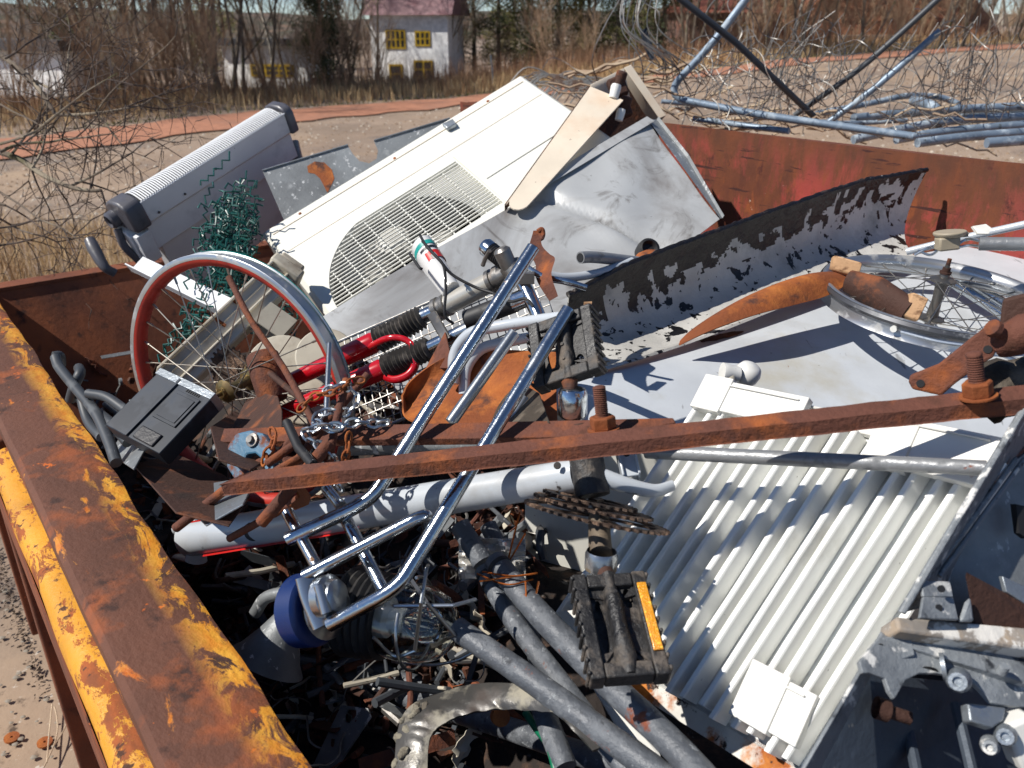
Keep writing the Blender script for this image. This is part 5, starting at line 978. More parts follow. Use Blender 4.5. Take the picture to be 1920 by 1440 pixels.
# ================================================================== BARS, TUBES, SMALL SCRAP
def rod(name, label, cat, pts, r, mat, group=None, n=12, sm=None, flat=1.0, rn=None):
    q = px(*pts); q = spline(q, sm) if sm else q
    rr = r
    if rn: rr = [r * (1 + rn * mn.noise(Vector((i * .8, q[0].x * 9, 0)))) for i in range(len(q))]
    return solo(name, MB().tube(q, rr, n, flat=flat), mat, label, cat, group)
def flatbar(name, label, a, b, wv, th, mat=None, ends=None, extra=None):
    A_, B_ = P(*a), P(*b); d_ = (B_ - A_).normalized(); w = (wv - d_ * wv.dot(d_)).normalized(); u = d_.cross(w).normalized()
    if u.dot(CAM - A_) < 0: u = -u
    return A_, B_, d_, w, u
# long bar: upper face and front edge both seen
def bar(name, label, TL, TR, BRt, BLt, th, mat, pts_extra=None):
    q = [P(*TL), P(*TR), P(*BRt), P(*BLt)]; n_ = (q[1] - q[0]).cross(q[3] - q[0]).normalized()
    if n_.dot(Vector((0, 0, 1))) > 0: n_ = -n_
    mb = MB(); N = 40
    def fn(a, b):
        p = q[0].lerp(q[1], a).lerp(q[3].lerp(q[2], a), b); return p + n_ * .0012 * mn.noise(p * 40)
    mb.grid(fn, 60, 4, th=n_ * th); return mb
sb = thing('long_rusty_bar', 'long rusty flat steel bar with one threaded bolt spanning the heap to the right edge', 'steel bar', P(1100, 850, .95))
obj('bar', bar('', '', (480, 882, 1.06), (1990, 716, .86), (1990, 742, .845), (413, 909, 1.035), .0155, m['rust']), m['rust'], sb, bevel=.0012)
b2 = thing('short_rusty_bar', 'shorter rusty flat bar with a pointed end and one threaded bolt, above the long bar', 'steel bar', P(900, 800, 1.1))
q = [P(640, 796, 1.20), P(1262, 783, 1.02), P(1266, 794, 1.01), P(1172, 812, 1.012), P(1110, 818, 1.02), P(640, 822, 1.17)]
nn_ = (q[1] - q[0]).cross(q[5] - q[0]).normalized(); nn_ = -nn_ if nn_.z > 0 else nn_
F = Fr(q[0], q[1], q[5]); q = [F.p(*F.uv(x, y)) for x, y in ((420, 803), (1262, 783), (1267, 792), (1172, 811), (1110, 818), (412, 828))]
obj('bar', MB().poly(q, -F.n * .0125 if F.n.z > 0 else F.n * .0125), m['rust'], b2, bevel=.0012)
def bolt(parent, c_, ax_, L_, r_, hexr, mat):
    mb = MB(); n = int(L_ / .0026); prof = [(0, r_)]
    for i in range(n): prof += [(.0026 * i, r_ * .9), (.0026 * i + .0013, r_ * 1.03)]
    prof += [(L_, r_ * .9), (L_ + .001, r_ * .6), (L_ + .001, 1e-4)]; o_ = obj('bolt', mb.lathe(c_, ax_, prof, 20), mat, parent, smooth=60)
    mb = MB().lathe(c_, ax_, [(-.002, 1e-4), (-.002, hexr), (.0, hexr * 1.02), (.012, hexr * 1.02), (.014, hexr * .92), (.014, 1e-4)], 6); obj('nut', mb, m['rust_bright'], o_, smooth=20, bevel=.0008); obj('washer', MB().disc(c_ - ax_ * .003, ax_, hexr * 1.25, .002, 20), m['rust_bright'], o_)
bolt(b2, P(1131, 800, 1.012), (P(1122, 715, 1.0) - P(1131, 800, 1.012)).normalized(), .052, .0082, .0165, m['rust'])
bolt(sb, P(1834, 738, .862), (P(1825, 655, .85) - P(1834, 738, .862)).normalized(), .046, .0082, .0150, m['rust'])
t = thing('steel_pipe', 'silver-grey steel pipe with rust flakes lying across the radiator below the long bar', 'pipe', P(1500, 865, 1.0)); pp = [P(1212, 848, 1.075), P(1300, 851, 1.035), P(1850, 878, .855)]
obj('pipe', MB().tube(pp, [.0085, .0095, .0085], 20), m['pipesilver'], t)
# rusty clevis on the right
G_ = thing('rusty_clevis', 'rusty forked hinge bracket at the right edge below the small wheel', 'bracket', P(1800, 700, .95))
fc_ = Fr(P(1705, 712, 1.0), P(1925, 585, .93), P(1745, 770, .99)); F = fc_
def pt(x, y, h=0): return F.p(*F.uv(x, y), h)
obj('arm', MB().poly([pt(x, y) for x, y in ((1703, 716), (1706, 703), (1722, 697), (1760, 682), (1812, 640), (1835, 622), (1850, 610), (1868, 622), (1872, 650), (1862, 670), (1830, 690), (1790, 720), (1765, 742), (1745, 738), (1728, 734), (1710, 730))], -F.n * .014), m['rust'], G_, smooth=0, bevel=.003)
for x, y in ((1726, 719), (1852, 655)): obj('hole', MB().disc(pt(x, y, .0006), F.n, .0048, .001, 16), m['dark'], G_)
obj('body', MB().lathe(P(1912, 628, .93), camdir(.7, .5, .5), [(-.03, .012), (-.024, .016), (-.010, .021), (.01, .022), (.02, .018), (.045, .016), (.046, 1e-4)], 10), m['rust'], G_)
obj('body', MB().poly([pt(x, y, .004) for x, y in ((1880, 560), (1940, 545), (1940, 655), (1900, 655), (1872, 630))], -F.n * .03), m['rust_dark'], G_, smooth=0, bevel=.004)
obj('rivet', MB().lathe(P(1872, 622, .925), camdir(-.8, .4, .3), [(-.01, .007), (.004, .007), (.005, .0105), (.012, .010), (.014, .006), (.014, 1e-4)], 14), m['rust'], G_)
solo('rusty_strap', MB().poly([P(1812, 770, .93), P(1990, 742, .9), (P(1990, 770, .89)), P(1870, 782, .91), P(1820, 782, .92)], camdir(0, 0, -1) * .01), m['rust'], 'rusty strap under the right end of the long bar', 'strap', bevel=.001)
rod('grey_round_lump', 'dark grey crusted lump at the right edge under the rusty hinge bracket', 'lump', [(1850, 735, 1.02), (1900, 722, 1.0), (1990, 700, 1.0)], .035, m['stone'], sm=5, rn=.4)
# ---- chrome trolley frame with caster
tr = thing('chrome_trolley_frame', 'bent chrome tube trolley frame with a blue caster wheel lying in the heap', 'trolley frame', P(700, 1050, 1.1)); rt = .0104
def tube(name, pts, r, mat, par, f=None, n=20, **k):
    q = px(*pts); q = fillet(q, f, 8) if f else q; return obj(name, MB().tube(q, r, n, **k), mat, par)
tube('tube', [(1000, 464, 1.17), (700, 930, 1.09), (660, 955, 1.09), (540, 1011, 1.10)], rt * .95, m['chrome'], tr, .07)
tube('tube', [(1066, 580, 1.12), (752, 1092, 1.00), (717, 1118, 1.0), (618, 1171, 1.02)], rt * .93, m['chrome'], tr, .07)
tube('tube', [(570, 1080, 1.04), (780, 972, 1.035), (800, 965, 1.04), (803, 1000, 1.07)], rt * .8, m['chrome'], tr, .015)
tube('crossbar', [(538, 960, 1.12), (597, 1068, 1.075)], rt * .8, m['chrome'], tr)
tube('crossbar', [(648, 972, 1.105), (722, 1112, 1.03)], rt * .85, m['chrome'], tr)
tube('crossbar', [(612, 915, 1.16), (640, 950, 1.12)], rt * .8, m['chrome'], tr)
for x, y, d_, ax_ in ((1001, 463, 1.1695, (1000 - 700, 464 - 930)), (1067, 579, 1.119, (314, -512))):
    obj('tube_end', MB().disc(P(x, y, d_), (P(x + ax_[0] * .05, y + ax_[1] * .05, d_ + .003) - P(x, y, d_)), rt * .75, .0015, 20), m['rust_dark'], tr)
cc = P(578, 1143, 1.08); ca = camdir(.86, .22, .46)
cb = obj('caster', MB().lathe(cc, ca, [(-.018, .030), (-.018, .043), (-.013, .049), (.013, .049), (.018, .043), (.018, .030)], 48), m['blue'], tr)
obj('wheel_hub', MB().lathe(cc, ca, [(-.02, 1e-4), (-.02, .030), (.017, .030), (.019, .012), (.024, .010), (.024, 1e-4)], 32), m['steel'], cb)
cc2 = cc + ca * .042
obj('swivel_plate', MB().lathe(cc2, ca, [(-.012, .040), (-.009, .042), (-.006, .036), (.0, .030), (.004, .031), (.010, .026), (.010, 1e-4)], 32), m['zinc'], tr)
tube('swivel_fork', [(575, 1080, 1.04), (585, 1120, 1.035), (607, 1172, 1.03)], .0075, m['zinc'], tr, .02, flat=2.0)
obj('swivel_bearing', MB().lathe(P(620, 1118, 1.035), ca, [(-.012, .028), (.0, .028), (.004, .022), (.012, .020), (.016, .012), (.016, 1e-4)], 28), m['zinc'], tr)
tube('pin', [(598, 1098, 1.02), (612, 1150, 1.01)], .007, m['zinc'], tr)
# chrome rods behind the bars
rod('chrome_rod', 'short thin chrome rod between the two long chrome tubes', 'rod', [(964, 624, 1.22), (845, 792, 1.17)], .0092, m['zinc'])
rod('chrome_rod', 'short chrome tube end just right of the long chrome tube above the short bar', 'rod', [(985, 748, 1.22), (958, 792, 1.2)], .0095, m['zinc'])
rod('dark_tube', 'dark steel tube hidden between the short bar and the long bar', 'tube', [(655, 838, 1.25), (905, 830, 1.2)], .014, m['galvdark'])
# ---- shovel blades, hook strip, spade
def leafblade(name, label, outline, d0, d1, mat, bulge=.03, th=.003, cat='blade'):
    F_ = Fr(P(outline[0][0], outline[0][1], d0), P(outline[len(outline) // 2][0], outline[len(outline) // 2][1], d1), P(outline[len(outline) // 4][0], outline[len(outline) // 4][1] + 60, (d0 + d1) / 2 - .05))
    return solo(name, MB().poly([F_.p(*F_.uv(x, y)) for x, y in outline], -F_.n * th), mat, label, cat, smooth=0, bevel=.001)
# rusty spoon-shaped spade left of the upper pedal
up = spline(px((752, 742, 1.34), (770, 712, 1.35), (830, 672, 1.36), (900, 656, 1.36), (1046, 660, 1.30)), 8); lo = spline(px((752, 742, 1.34), (757, 780, 1.31), (790, 796, 1.27), (860, 800, 1.25), (1046, 798, 1.20)), 8)
def sp1(a, b): return at(up, a).lerp(at(lo, a), b) + camdir(0, -.2, -1) * .035 * math.sin(math.pi * b)
solo('rusty_shovel_blade', MB().grid(sp1, 40, 12, th=-.003), m['rust_bright'], 'rounded rusty shovel blade between the chrome tubes left of the upper pedal', 'shovel blade', smooth=60)
leafblade('mortar_crusted_plate', 'grey mortar-crusted steel plate in front of the rounded shovel blade', [(888, 792), (940, 716), (985, 722), (1010, 736), (1030, 792)], 1.30, 1.28, m['stone'], cat='plate')
leafblade('rusty_spike', 'pointed rusty steel plate standing behind the rounded shovel blade', [(798, 690), (834, 622), (850, 690)], 1.4, 1.4, m['rust'], cat='plate')
up = spline(px((1272, 645, 1.50), (1310, 612, 1.52), (1400, 560, 1.57), (1500, 520, 1.62), (1560, 512, 1.65), (1600, 520, 1.66)), 8); lo = spline(px((1274, 648, 1.50), (1340, 618, 1.48), (1420, 590, 1.50), (1490, 572, 1.54), (1550, 555, 1.58), (1600, 528, 1.62)), 8)
sp_ = thing('broken_spade', 'rusty curved spade blade with a broken wooden handle stub beside the small wheel', 'spade', P(1450, 600, 1.6))
def sp2(a, b): return at(up, a).lerp(at(lo, a), b) + camdir(.1, .6, .2) * .02 * math.sin(math.pi * b) * math.sin(math.pi * a)
obj('blade', MB().grid(sp2, 44, 10, th=-.003), m['rust_bright'], sp_, smooth=60)
soc = MB().tube([P(1592, 528, 1.60), P(1640, 548, 1.555), P(1705, 590, 1.50)], [.024, .033, .031], 20, flat=.7); obj('socket', soc, m['rust_dark'], sp_)
obj('handle_stub', MB().frame_box(P(1560, 505, 1.64), P(1612, 520, 1.6) - P(1560, 505, 1.64), camdir(.1, 1, .3) * .03, camdir(0, 0, -1) * .02), m['wood'], sp_, bevel=.004)
obj('handle_stub', MB().frame_box(P(1692, 590, 1.49), P(1722, 603, 1.475) - P(1692, 590, 1.49), camdir(.35, 1, .3) * .045, camdir(0, 0, -1) * .025), m['wood'], sp_, bevel=.003)
hk = px((1008, 432, 1.40), (1004, 460, 1.38), (1012, 478, 1.36), (1022, 490, 1.35), (1020, 520, 1.33), (1038, 560, 1.3)); hk = spline(hk, 8)
mb = MB(); vs = []
for i, p in enumerate(hk):
    a = -.3 + 1.6 * i / len(hk); w = camdir(math.cos(a), .1, math.sin(a)) * (.008 + .012 * sstep(0, 25, i)); vs += [p - w, p + w, p + w + camdir(0, 0, -1) * .002, p - w + camdir(0, 0, -1) * .002]
mb.add(vs, [(i * 4 + j, i * 4 + (j + 1) % 4, (i + 1) * 4 + (j + 1) % 4, (i + 1) * 4 + j) for i in range(len(hk) - 1) for j in range(4)] + [(0, 1, 2, 3)])
mb.tube(spline(px((1008, 434, 1.40), (1016, 430, 1.4), (1018, 440, 1.4), (1013, 452, 1.39)), 5), [.0045] * 14 + [.003, .001], 8)
solo('twisted_rusty_strip', mb, m['rust'], 'twisted rusty steel strip with a hooked tip beside the top of the long chrome tube', 'steel strip')
solo('cardboard_scrap', MB().poly(px((1095, 566, 1.33), (1110, 565, 1.33), (1108, 600, 1.32), (1092, 605, 1.32)), camdir(0, 0, -1) * .004), m['wood'], 'small brown scrap behind the upper pedal', 'scrap')
# ---- grey pipes in the lower middle
GP = 'grey painted steel pipes in the lower middle'
def gpipe(label, pts, r, mat='pipe', band=None, **k):
    t = thing('grey_pipe', label, 'pipe', P(*pts[0])); q = px(*pts); qq = spline(q, 10) if len(q) > 2 else [q[0].lerp(q[1], i / 20) for i in range(21)]
    obj('pipe', MB().tube(qq, [r * (1 + .03 * mn.noise(Vector((i * .7, r * 999, 0)))) for i in range(len(qq))], 20), m[mat], t)
    if band:
        for f in band: i = int(f * (len(qq) - 1)); obj('tape_band', MB().tube([qq[i], qq[i].lerp(qq[i + 1], .6)], r * 1.06, 20), m['rubber'], t)
    return t
gpipe('thick grey pipe with its cut end just right of the glass lamp', [(856, 1178, 1.06), (1000, 1278, .99), (1200, 1425, .89), (1290, 1490, .85)], .0155)
gpipe('thin grey pipe with two black bands left of the rust-flaked pipe', [(906, 1068, 1.14), (960, 1160, 1.08), (1060, 1292, 1.0), (1180, 1450, .92)], .0135, band=(.05, .12))
gpipe('rust-flaked grey pipe between the lower pedal and the thin banded pipe', [(928, 1052, 1.12), (1010, 1150, 1.04), (1120, 1262, .97), (1250, 1385, .88), (1330, 1470, .83)], .0165, band=(.03,))
gpipe('grey pipe end just above the thin banded pipe, under the white bicycle tube', [(862, 985, 1.2), (905, 1055, 1.17)], .0155)
gpipe('short grey pipe going down behind the rust-flaked pipe', [(915, 985, 1.25), (945, 1050, 1.22), (1000, 1210, 1.14), (1030, 1300, 1.1)], .0135)
gpipe('grey pipe crossing under the plastic arch to the bottom edge', [(800, 1318, 1.3), (960, 1368, 1.18), (1190, 1450, 1.02)], .0165)
gpipe('upper dark pipe running out of the blue caster wheel', [(562, 1218, 1.42), (700, 1258, 1.38), (860, 1312, 1.32)], .0165)
gpipe('lower dark pipe running out of the blue caster wheel', [(560, 1240, 1.38), (700, 1285, 1.34), (850, 1335, 1.28)], .0185)
gpipe('grey pipe standing below the radiator end near the bottom edge', [(1010, 1310, 1.05), (1060, 1440, .98)], .015)
t = thing('fork_crown_casting', 'dull steel funnel-shaped casting under the blue caster wheel', 'casting', P(520, 1200, 1.32))
obj('funnel', MB().lathe(P(540, 1160, 1.27), camdir(-.35, -.75, .1), [(-.02, .016), (.0, .022), (.03, .034), (.06, .05), (.075, .062)], 28), m['galvdark'], t); obj('collar', MB().tube(spline(px((478, 1150, 1.3), (500, 1120, 1.28), (545, 1112, 1.26), (560, 1125, 1.25)), 6), .010, 12), m['galvdark'], t)
# ---- caged glass lamp
lm = thing('caged_lamp', 'glass bulkhead lamp with a ribbed black collar and bent wire cage', 'lamp', P(770, 1150, 1.15)); lc = P(690, 1150, 1.13); la = camdir(.93, -.08, .32)
prof = []
for i in range(6): prof += [(-.03 + i * .011, .060 - .001 * i), (-.024 + i * .011, .064 - .001 * i)]
obj('ribbed_collar', MB().lathe(lc, la, [(-.035, 1e-4)] + prof + [(.034, .05)], 40), m['rubber'], lm)
obj('socket', MB().lathe(lc, la, [(.02, .03), (.035, .028), (.04, .02), (.06, .016), (.062, 1e-4)], 24), m['white'], lm)
obj('bulb', MB().lathe(lc, la, [(.06, .013), (.075, .022), (.092, .026), (.108, .02), (.116, 1e-3)], 24), m['glass'], lm)
obj('glass_dome', MB().lathe(lc, la, [(.03, .052), (.06, .054), (.09, .052), (.115, .042), (.13, .026), (.136, .006), (.1365, 1e-3)], 48).lathe(lc, la, [(.1345, 1e-3), (.134, .006), (.128, .0245), (.1135, .040), (.089, .050), (.06, .052), (.03, .050)], 48), m['glass'], lm)
for ln in ([(735, 1132, 1.03), (740, 1136, 1.02), (850, 1135, 1.0), (892, 1124, 1.02)], [(803, 1060, 1.07), (800, 1066, 1.03), (790, 1130, 1.0), (778, 1218, 1.03)], [(772, 1088, 1.06), (800, 1130, 1.0), (852, 1190, 1.04), (840, 1195, 1.06)]):
    obj('cage_wire', MB().tube(px(*ln), .0026, 8), m['zinc'], lm)
ringp = [lc + la * .075 + (camdir(0, 1, 0) * math.cos(a) + camdir(.3, 0, -.9) * math.sin(a)) * .062 for a in [6.283 * k / 40 for k in range(34)]]; obj('cage_wire', MB().tube(ringp, .0024, 8), m['zinc'], lm)
obj('cage_wire', MB().tube(spline(px((700, 1195, 1.04), (740, 1230, 1.06), (780, 1220, 1.05)), 8), .0024, 8), m['zinc'], lm)
rod('bent_wire', 'bent bright wire below the caged glass lamp', 'wire', [(735, 1240, 1.15), (800, 1247, 1.12), (850, 1240, 1.1), (886, 1224, 1.09)], .0022, m['zinc'], sm=6)
# ---- broken reflective plastic arch
ou = spline(px((742, 1470, .98), (748, 1380, 1.02), (768, 1330, 1.04), (830, 1302, 1.05), (900, 1285, 1.04), (1000, 1288, 1.0), (1060, 1318, .97), (1130, 1400, .92)), 8); inn_ = spline(px((800, 1470, .97), (806, 1390, 1.0), (830, 1360, 1.01), (880, 1340, 1.01), (950, 1330, 1.0), (1020, 1334, .97), (1050, 1345, .95), (1112, 1410, .91)), 8)
arm = M('dirty_mirrored_plastic', '#4c4a47', .3, .25, [dict(c='#8e8878', s=9, lo=.54, hi=.62, r=.7, m=0), dict(c='#3a302a', s=14, lo=.56, hi=.66, r=.6, m=0)], bump=.3, bscale=30)
solo('plastic_arch', MB().grid(lambda a, b: at(ou, a).lerp(at(inn_, a), b) + camdir(0, .2, 1) * .004 * math.sin(math.pi * b) + camdir(0, 1, 1) * .0018 * mn.noise(Vector((a * 26, b * 2, 1))), 70, 8, th=-.004), arm, 'broken arch of grimy silvery plastic over the dark pipes at the bottom', 'plastic arch', smooth=60)
up_ = MB()
for i in range(12):
    f = rg.random(); p = at(ou, .05 + f * .28) + camdir(.6, -.1, .6) * rg.uniform(0, .016); r_ = rg.uniform(.004, .010)
    up_.lathe(p, camdir(rg.uniform(-1, 1), rg.uniform(-1, 1), .6), [(-r_ * 1.6, 1e-4), (-r_ * .7, r_ * .9), (r_ * .5, r_ * .8), (r_ * 1.1, r_ * .5), (r_ * 1.5, 1e-4)], 7)
solo('dried_foam', up_, m['dirtywhite'] if 0 else M('dried_grey_foam', '#8e8878', .9, 0, [dict(c='#5a5348', s=30, lo=.5, hi=.6)], bump=1, bscale=60), 'lumps of dried greyish foam stuck on the left end of the plastic arch', 'foam')
t = thing('slotted_plate', 'grey steel plate end with one oval slot at the bottom, left of the plastic arch', 'plate', P(640, 1380, 1.05)); F = Fr(P(600, 1400, 1.26), P(645, 1322, 1.28), P(670, 1420, 1.22))
ol = [(640, 1322), (690, 1328), (694, 1344), (640, 1425), (600, 1470), (570, 1470)]; sl2 = [(652, 1330), (668, 1331), (668, 1342), (655, 1356), (646, 1354), (646, 1340)]
polys = [[Vector((*F.uv(x, y), 0)) for x, y in ol], [Vector((*F.uv(x, y), 0)) for x, y in sl2]]; tri = mg.tessellate_polygon(polys); ap = polys[0] + polys[1]; mb = MB()
for h in (0, -.004): mb.add([F.p(v.x, v.y, h) for v in ap], [tuple(t_) for t_ in tri])
for lst in polys:
    nn = len(lst); mb.add([F.p(v.x, v.y, h) for h in (0, -.004) for v in lst], [(i, (i + 1) % nn, nn + (i + 1) % nn, nn + i) for i in range(nn)])
obj('plate', mb, m['galvdark'], t, smooth=0)
rod('green_cable', 'dark green cable end under the plastic arch at the bottom', 'cable', [(985, 1335, 1.06), (1005, 1365, 1.04), (1030, 1400, 1.0), (1045, 1460, .97)], .005, m['greenhose'], sm=6)
solo('orange_cap', MB().lathe(P(938, 1344, 1.05), camdir(.2, .3, 1), [(-.01, .012), (.006, .012), (.008, .004), (.008, 1e-4)], 16), m['rust_bright'], 'small orange cap under the plastic arch', 'cap')
for k, ln in enumerate(([(905, 1072, 1.1), (960, 1080, 1.06), (1005, 1075, 1.05), (900, 1090, 1.08)], [(895, 1076, 1.1), (950, 1096, 1.06), (1000, 1086, 1.06)], [(985, 1090, 1.05), (990, 1140, 1.04), (1010, 1170, 1.03), (1050, 1195, 1.02)], [(1010, 1090, 1.05), (1005, 1130, 1.05), (1025, 1175, 1.03), (1045, 1190, 1.02)], [(975, 960, 1.1), (960, 1020, 1.12), (955, 1050, 1.12), (985, 1000, 1.1)])):
    rod('copper_wire', 'thin loose copper wire beside the grey pipes', 'wire', ln, .0013, m['copper'], 'loose copper wires beside the grey pipes', sm=8, n=6)
solo('shredded_film', MB().grid(lambda a, b: P(lerp(860, 985, a), lerp(1010, 1085, b), 1.2 + .03 * mn.noise(Vector((a * 5, b * 5, 2)))) , 20, 16, th=.001), pf, 'crumpled dirty plastic film between the white bicycle tube and the grey pipes', 'plastic film')
# white lower radiator bits
solo('white_panel_scrap', MB().poly(px((1030, 1150, 1.15), (1100, 1140, 1.1), (1150, 1300, 1.02), (1240, 1420, .98), (1330, 1490, .95), (1240, 1500, .98), (1120, 1300, 1.08)), Vector((0, 0, -.004))), m['white'], 'dirty white sheet strip showing under the lower end of the radiator', 'sheet strip', smooth=0)
# ---- device box, hoses, left corner scrap
F = Fr(P(300, 694, 1.42), P(402, 742, 1.36), P(226, 812, 1.34)); bx_ = thing('device_casing', 'dark blue-grey power supply casing lying in the shade left of the rusty wheel hub', 'device casing', F.p(.05, .1, -.1))
mb = MB(); F.box(mb, 0, F.L1, 0, F.L2, -.035, 0); obj('casing', mb, m['device'], bx_, bevel=.002); mb = MB(); F.box(mb, -.001, F.L1 + .001, -.004, .010, -.034, .003); obj('bright_edge', mb, m['galv'], bx_, bevel=.001)  # pale strip: sunlight on the top edge put into its colour
mb = MB(); F.box(mb, F.L1 * .38, F.L1 * .42, 0, F.L2, 0, .004); F.box(mb, F.L1 * .5, F.L1 * .9, F.L2 * .15, F.L2 * .62, 0, .003); F.box(mb, F.L1 * .54, F.L1 * .86, F.L2 * .2, F.L2 * .58, .0032, .0045); obj('pressed_ribs', mb, m['device'], bx_, bevel=.001)
mb = MB(); F.box(mb, F.L1 * .5, F.L1 * .85, F.L2 * .78, F.L2 * .97, -.001, .004); obj('socket', mb, m['black'], bx_, bevel=.002)
for i in range(7):
    mb = MB(); F.box(mb, F.L1 * (.6 + .035 * i), F.L1 * (.615 + .035 * i), F.L2 * .08, F.L2 * .12, .0005, .0012); obj('vent_slot', mb, m['dark'], bx_)
GH = 'dark grey hoses in the shaded left corner'
for k, (ln, r_) in enumerate((([(104, 670, 1.62), (112, 690, 1.6), (140, 725, 1.55), (180, 775, 1.48), (205, 830, 1.42), (218, 868, 1.38)], .010), ([(100, 668, 1.63), (112, 668, 1.64), (114, 684, 1.66)], .010), ([(148, 690, 1.62), (150, 700, 1.58), (140, 722, 1.58), (132, 750, 1.6)], .010), ([(165, 738, 1.5), (200, 745, 1.48), (240, 772, 1.45)], .009), ([(150, 740, 1.6), (165, 790, 1.56), (190, 820, 1.5)], .009), ([(185, 775, 1.5), (215, 800, 1.45), (240, 830, 1.42)], .010))):
    rod('grey_hose', 'dark grey rubber hose in the shade beside the yellow rim', 'hose', ln, r_, m['hose'], GH, sm=8)
# can, discs, cassette, rods round the hub
solo('rusty_can', MB().lathe(P(492, 668, 1.50), camdir(.35, -1, .25), [(-.004, .027), (.0, .030), (.035, .031), (.07, .029), (.088, .024), (.09, 1e-4)], 28), m['rust'], 'rusty cylindrical can behind the spokes of the upright wheel', 'can')
leafblade('rusty_trowel_blade', 'dark rusty trowel blade with a rounded top below the rusty can', [(432, 808), (462, 748), (488, 736), (520, 742), (528, 770), (528, 812)], 1.42, 1.4, m['rust_dark'], cat='trowel blade')
cz = P(436, 700, 1.62)
solo('sprocket_cassette', ring(cz, camdir(-.4, -.3, .85), .058, 24, .004, .02).lathe(cz + camdir(-.4, -.3, .85) * .008, camdir(-.4, -.3, .85), [(-.006, .03), (.006, .03), (.01, .02), (.01, 1e-4)], 20), grm, 'toothed dark sprocket behind the hub of the upright wheel', 'sprocket', smooth=0)
for x, y, d_, r_, lb in ((528, 690, 1.72, .075, 'left white plastic disc behind the lower red fork leg'), (610, 668, 1.68, .062, 'right white plastic disc behind the upper red fork leg'), (572, 752, 1.58, .05, 'small pale disc below the red fork legs')):
    solo('white_disc', MB().disc(P(x, y, d_), camdir(.1, .35, 1), r_, .012, 40), m['dirtywhite'], lb, 'disc', bevel=.003)
RB = 'thin rusty rods criss-crossing by the chain'
rod('rusty_rod', 'long thin rusty rod leaning through the spokes of the upright wheel', 'rod', [(429, 520, 1.36), (470, 600, 1.32), (532, 690, 1.26), (592, 800, 1.18)], .0052, m['rust'], rn=.15, sm=4)
rod('iron_nail', 'long pale galvanised nail with a flat head in front of the wheel rim', 'nail', [(618, 645, 1.26), (611, 790, 1.17)], .0042, m['zinc']); 
for i, (ln, r_) in enumerate((([(480, 905, 1.1), (560, 860, 1.12), (640, 760, 1.18), (690, 702, 1.2)], .0062), ([(500, 870, 1.14), (600, 800, 1.14), (640, 765, 1.16)], .0062), ([(490, 980, 1.1), (560, 900, 1.08), (618, 830, 1.1)], .009), ([(615, 870, 1.1), (628, 800, 1.12), (650, 712, 1.16)], .006), ([(440, 890, 1.2), (520, 850, 1.18), (570, 850, 1.16)], .006), ([(330, 990, 1.25), (420, 920, 1.2), (470, 905, 1.18)], .007), ([(430, 1010, 1.2), (520, 960, 1.15), (560, 935, 1.12)], .006))):
    rod('rusty_rod', 'short rusty rod in the tangle around the silver chain', 'rod', ln, r_, m['rust'], RB, rn=.12)
rod('black_rod', 'black steel bolt rod slanting down to the long rusty bar', 'rod', [(538, 792, 1.14), (560, 840, 1.1), (588, 872, 1.06)], .0068, m['rubber'])
rod('black_rod', 'thin dark rod crossing the rusty can', 'rod', [(506, 700, 1.3), (560, 745, 1.24), (600, 800, 1.2)], .005, m['rust_dark'])
t = thing('blue_clamp', 'chipped blue hook-shaped clamp with a bolt left of the chain', 'clamp', P(470, 850, 1.2)); F = Fr(P(425, 850, 1.2), P(512, 820, 1.17), P(440, 890, 1.18))
ho = [(424, 875), (426, 835), (442, 812), (468, 806), (492, 812), (506, 832), (512, 860), (512, 892), (498, 890), (492, 862), (478, 850), (462, 852), (456, 868), (458, 890), (440, 900)]
obj('hook', MB().poly([F.p(*F.uv(x, y)) for x, y in ho], -F.n * .014), m['paintblue'], t, smooth=0, bevel=.003); obj('bolt', MB().lathe(F.p(*F.uv(475, 826), .0), F.n, [(0, .011), (.004, .0105), (.0045, .006), (.010, .0055), (.010, 1e-4)], 14), m['steel'], t)
# chain of real links
def chain(name, label, path, L_=.020, r_=.0022, mat='zinc', group=None):
    q = spline(px(*path), 20); acc = 0; mb = MB(); k = 0; last = q[0]; rem = 0; pts = [q[0]]
    for p in q[1:]:
        while (p - pts[-1]).length > L_ * .74: pts.append(pts[-1] + (p - pts[-1]).normalized() * L_ * .74)
    for i in range(len(pts) - 1):
        d_ = (pts[i + 1] - pts[i]).normalized(); s_ = d_.orthogonal().normalized(); s_ = Matrix.Rotation((1.57 if i % 2 else 0) + .3 * math.sin(i), 3, d_) @ s_; c_ = (pts[i] + pts[i + 1]) / 2
        lp = [c_ + d_ * math.cos(a) * L_ * .5 + s_ * math.sin(a) * L_ * .3 for a in [6.283 * j / 10 for j in range(10)]]; mb.tube(lp, r_, 6, closed=True)
    return solo(name, mb, m[mat], label, 'chain', group)
GC = None
chain('steel_chain', 'silver steel chain heaped over the rusty rods', [(608, 735, 1.16), (640, 722, 1.15), (672, 745, 1.14), (650, 775, 1.13), (610, 770, 1.14), (590, 790, 1.13), (625, 805, 1.11), (668, 790, 1.11), (700, 795, 1.12), (735, 792, 1.13)])
chain('steel_chain', 'second silver chain loop hanging down below the long rusty bar', [(640, 800, 1.1), (600, 800, 1.1), (560, 815, 1.12), (600, 835, 1.1), (625, 860, 1.1), (630, 905, 1.12), (645, 925, 1.13)])
chain('rusty_chain', 'rusty chain hanging at the blue clamp', [(508, 805, 1.15), (516, 830, 1.14), (500, 850, 1.14), (490, 880, 1.15)], mat='rust_bright')
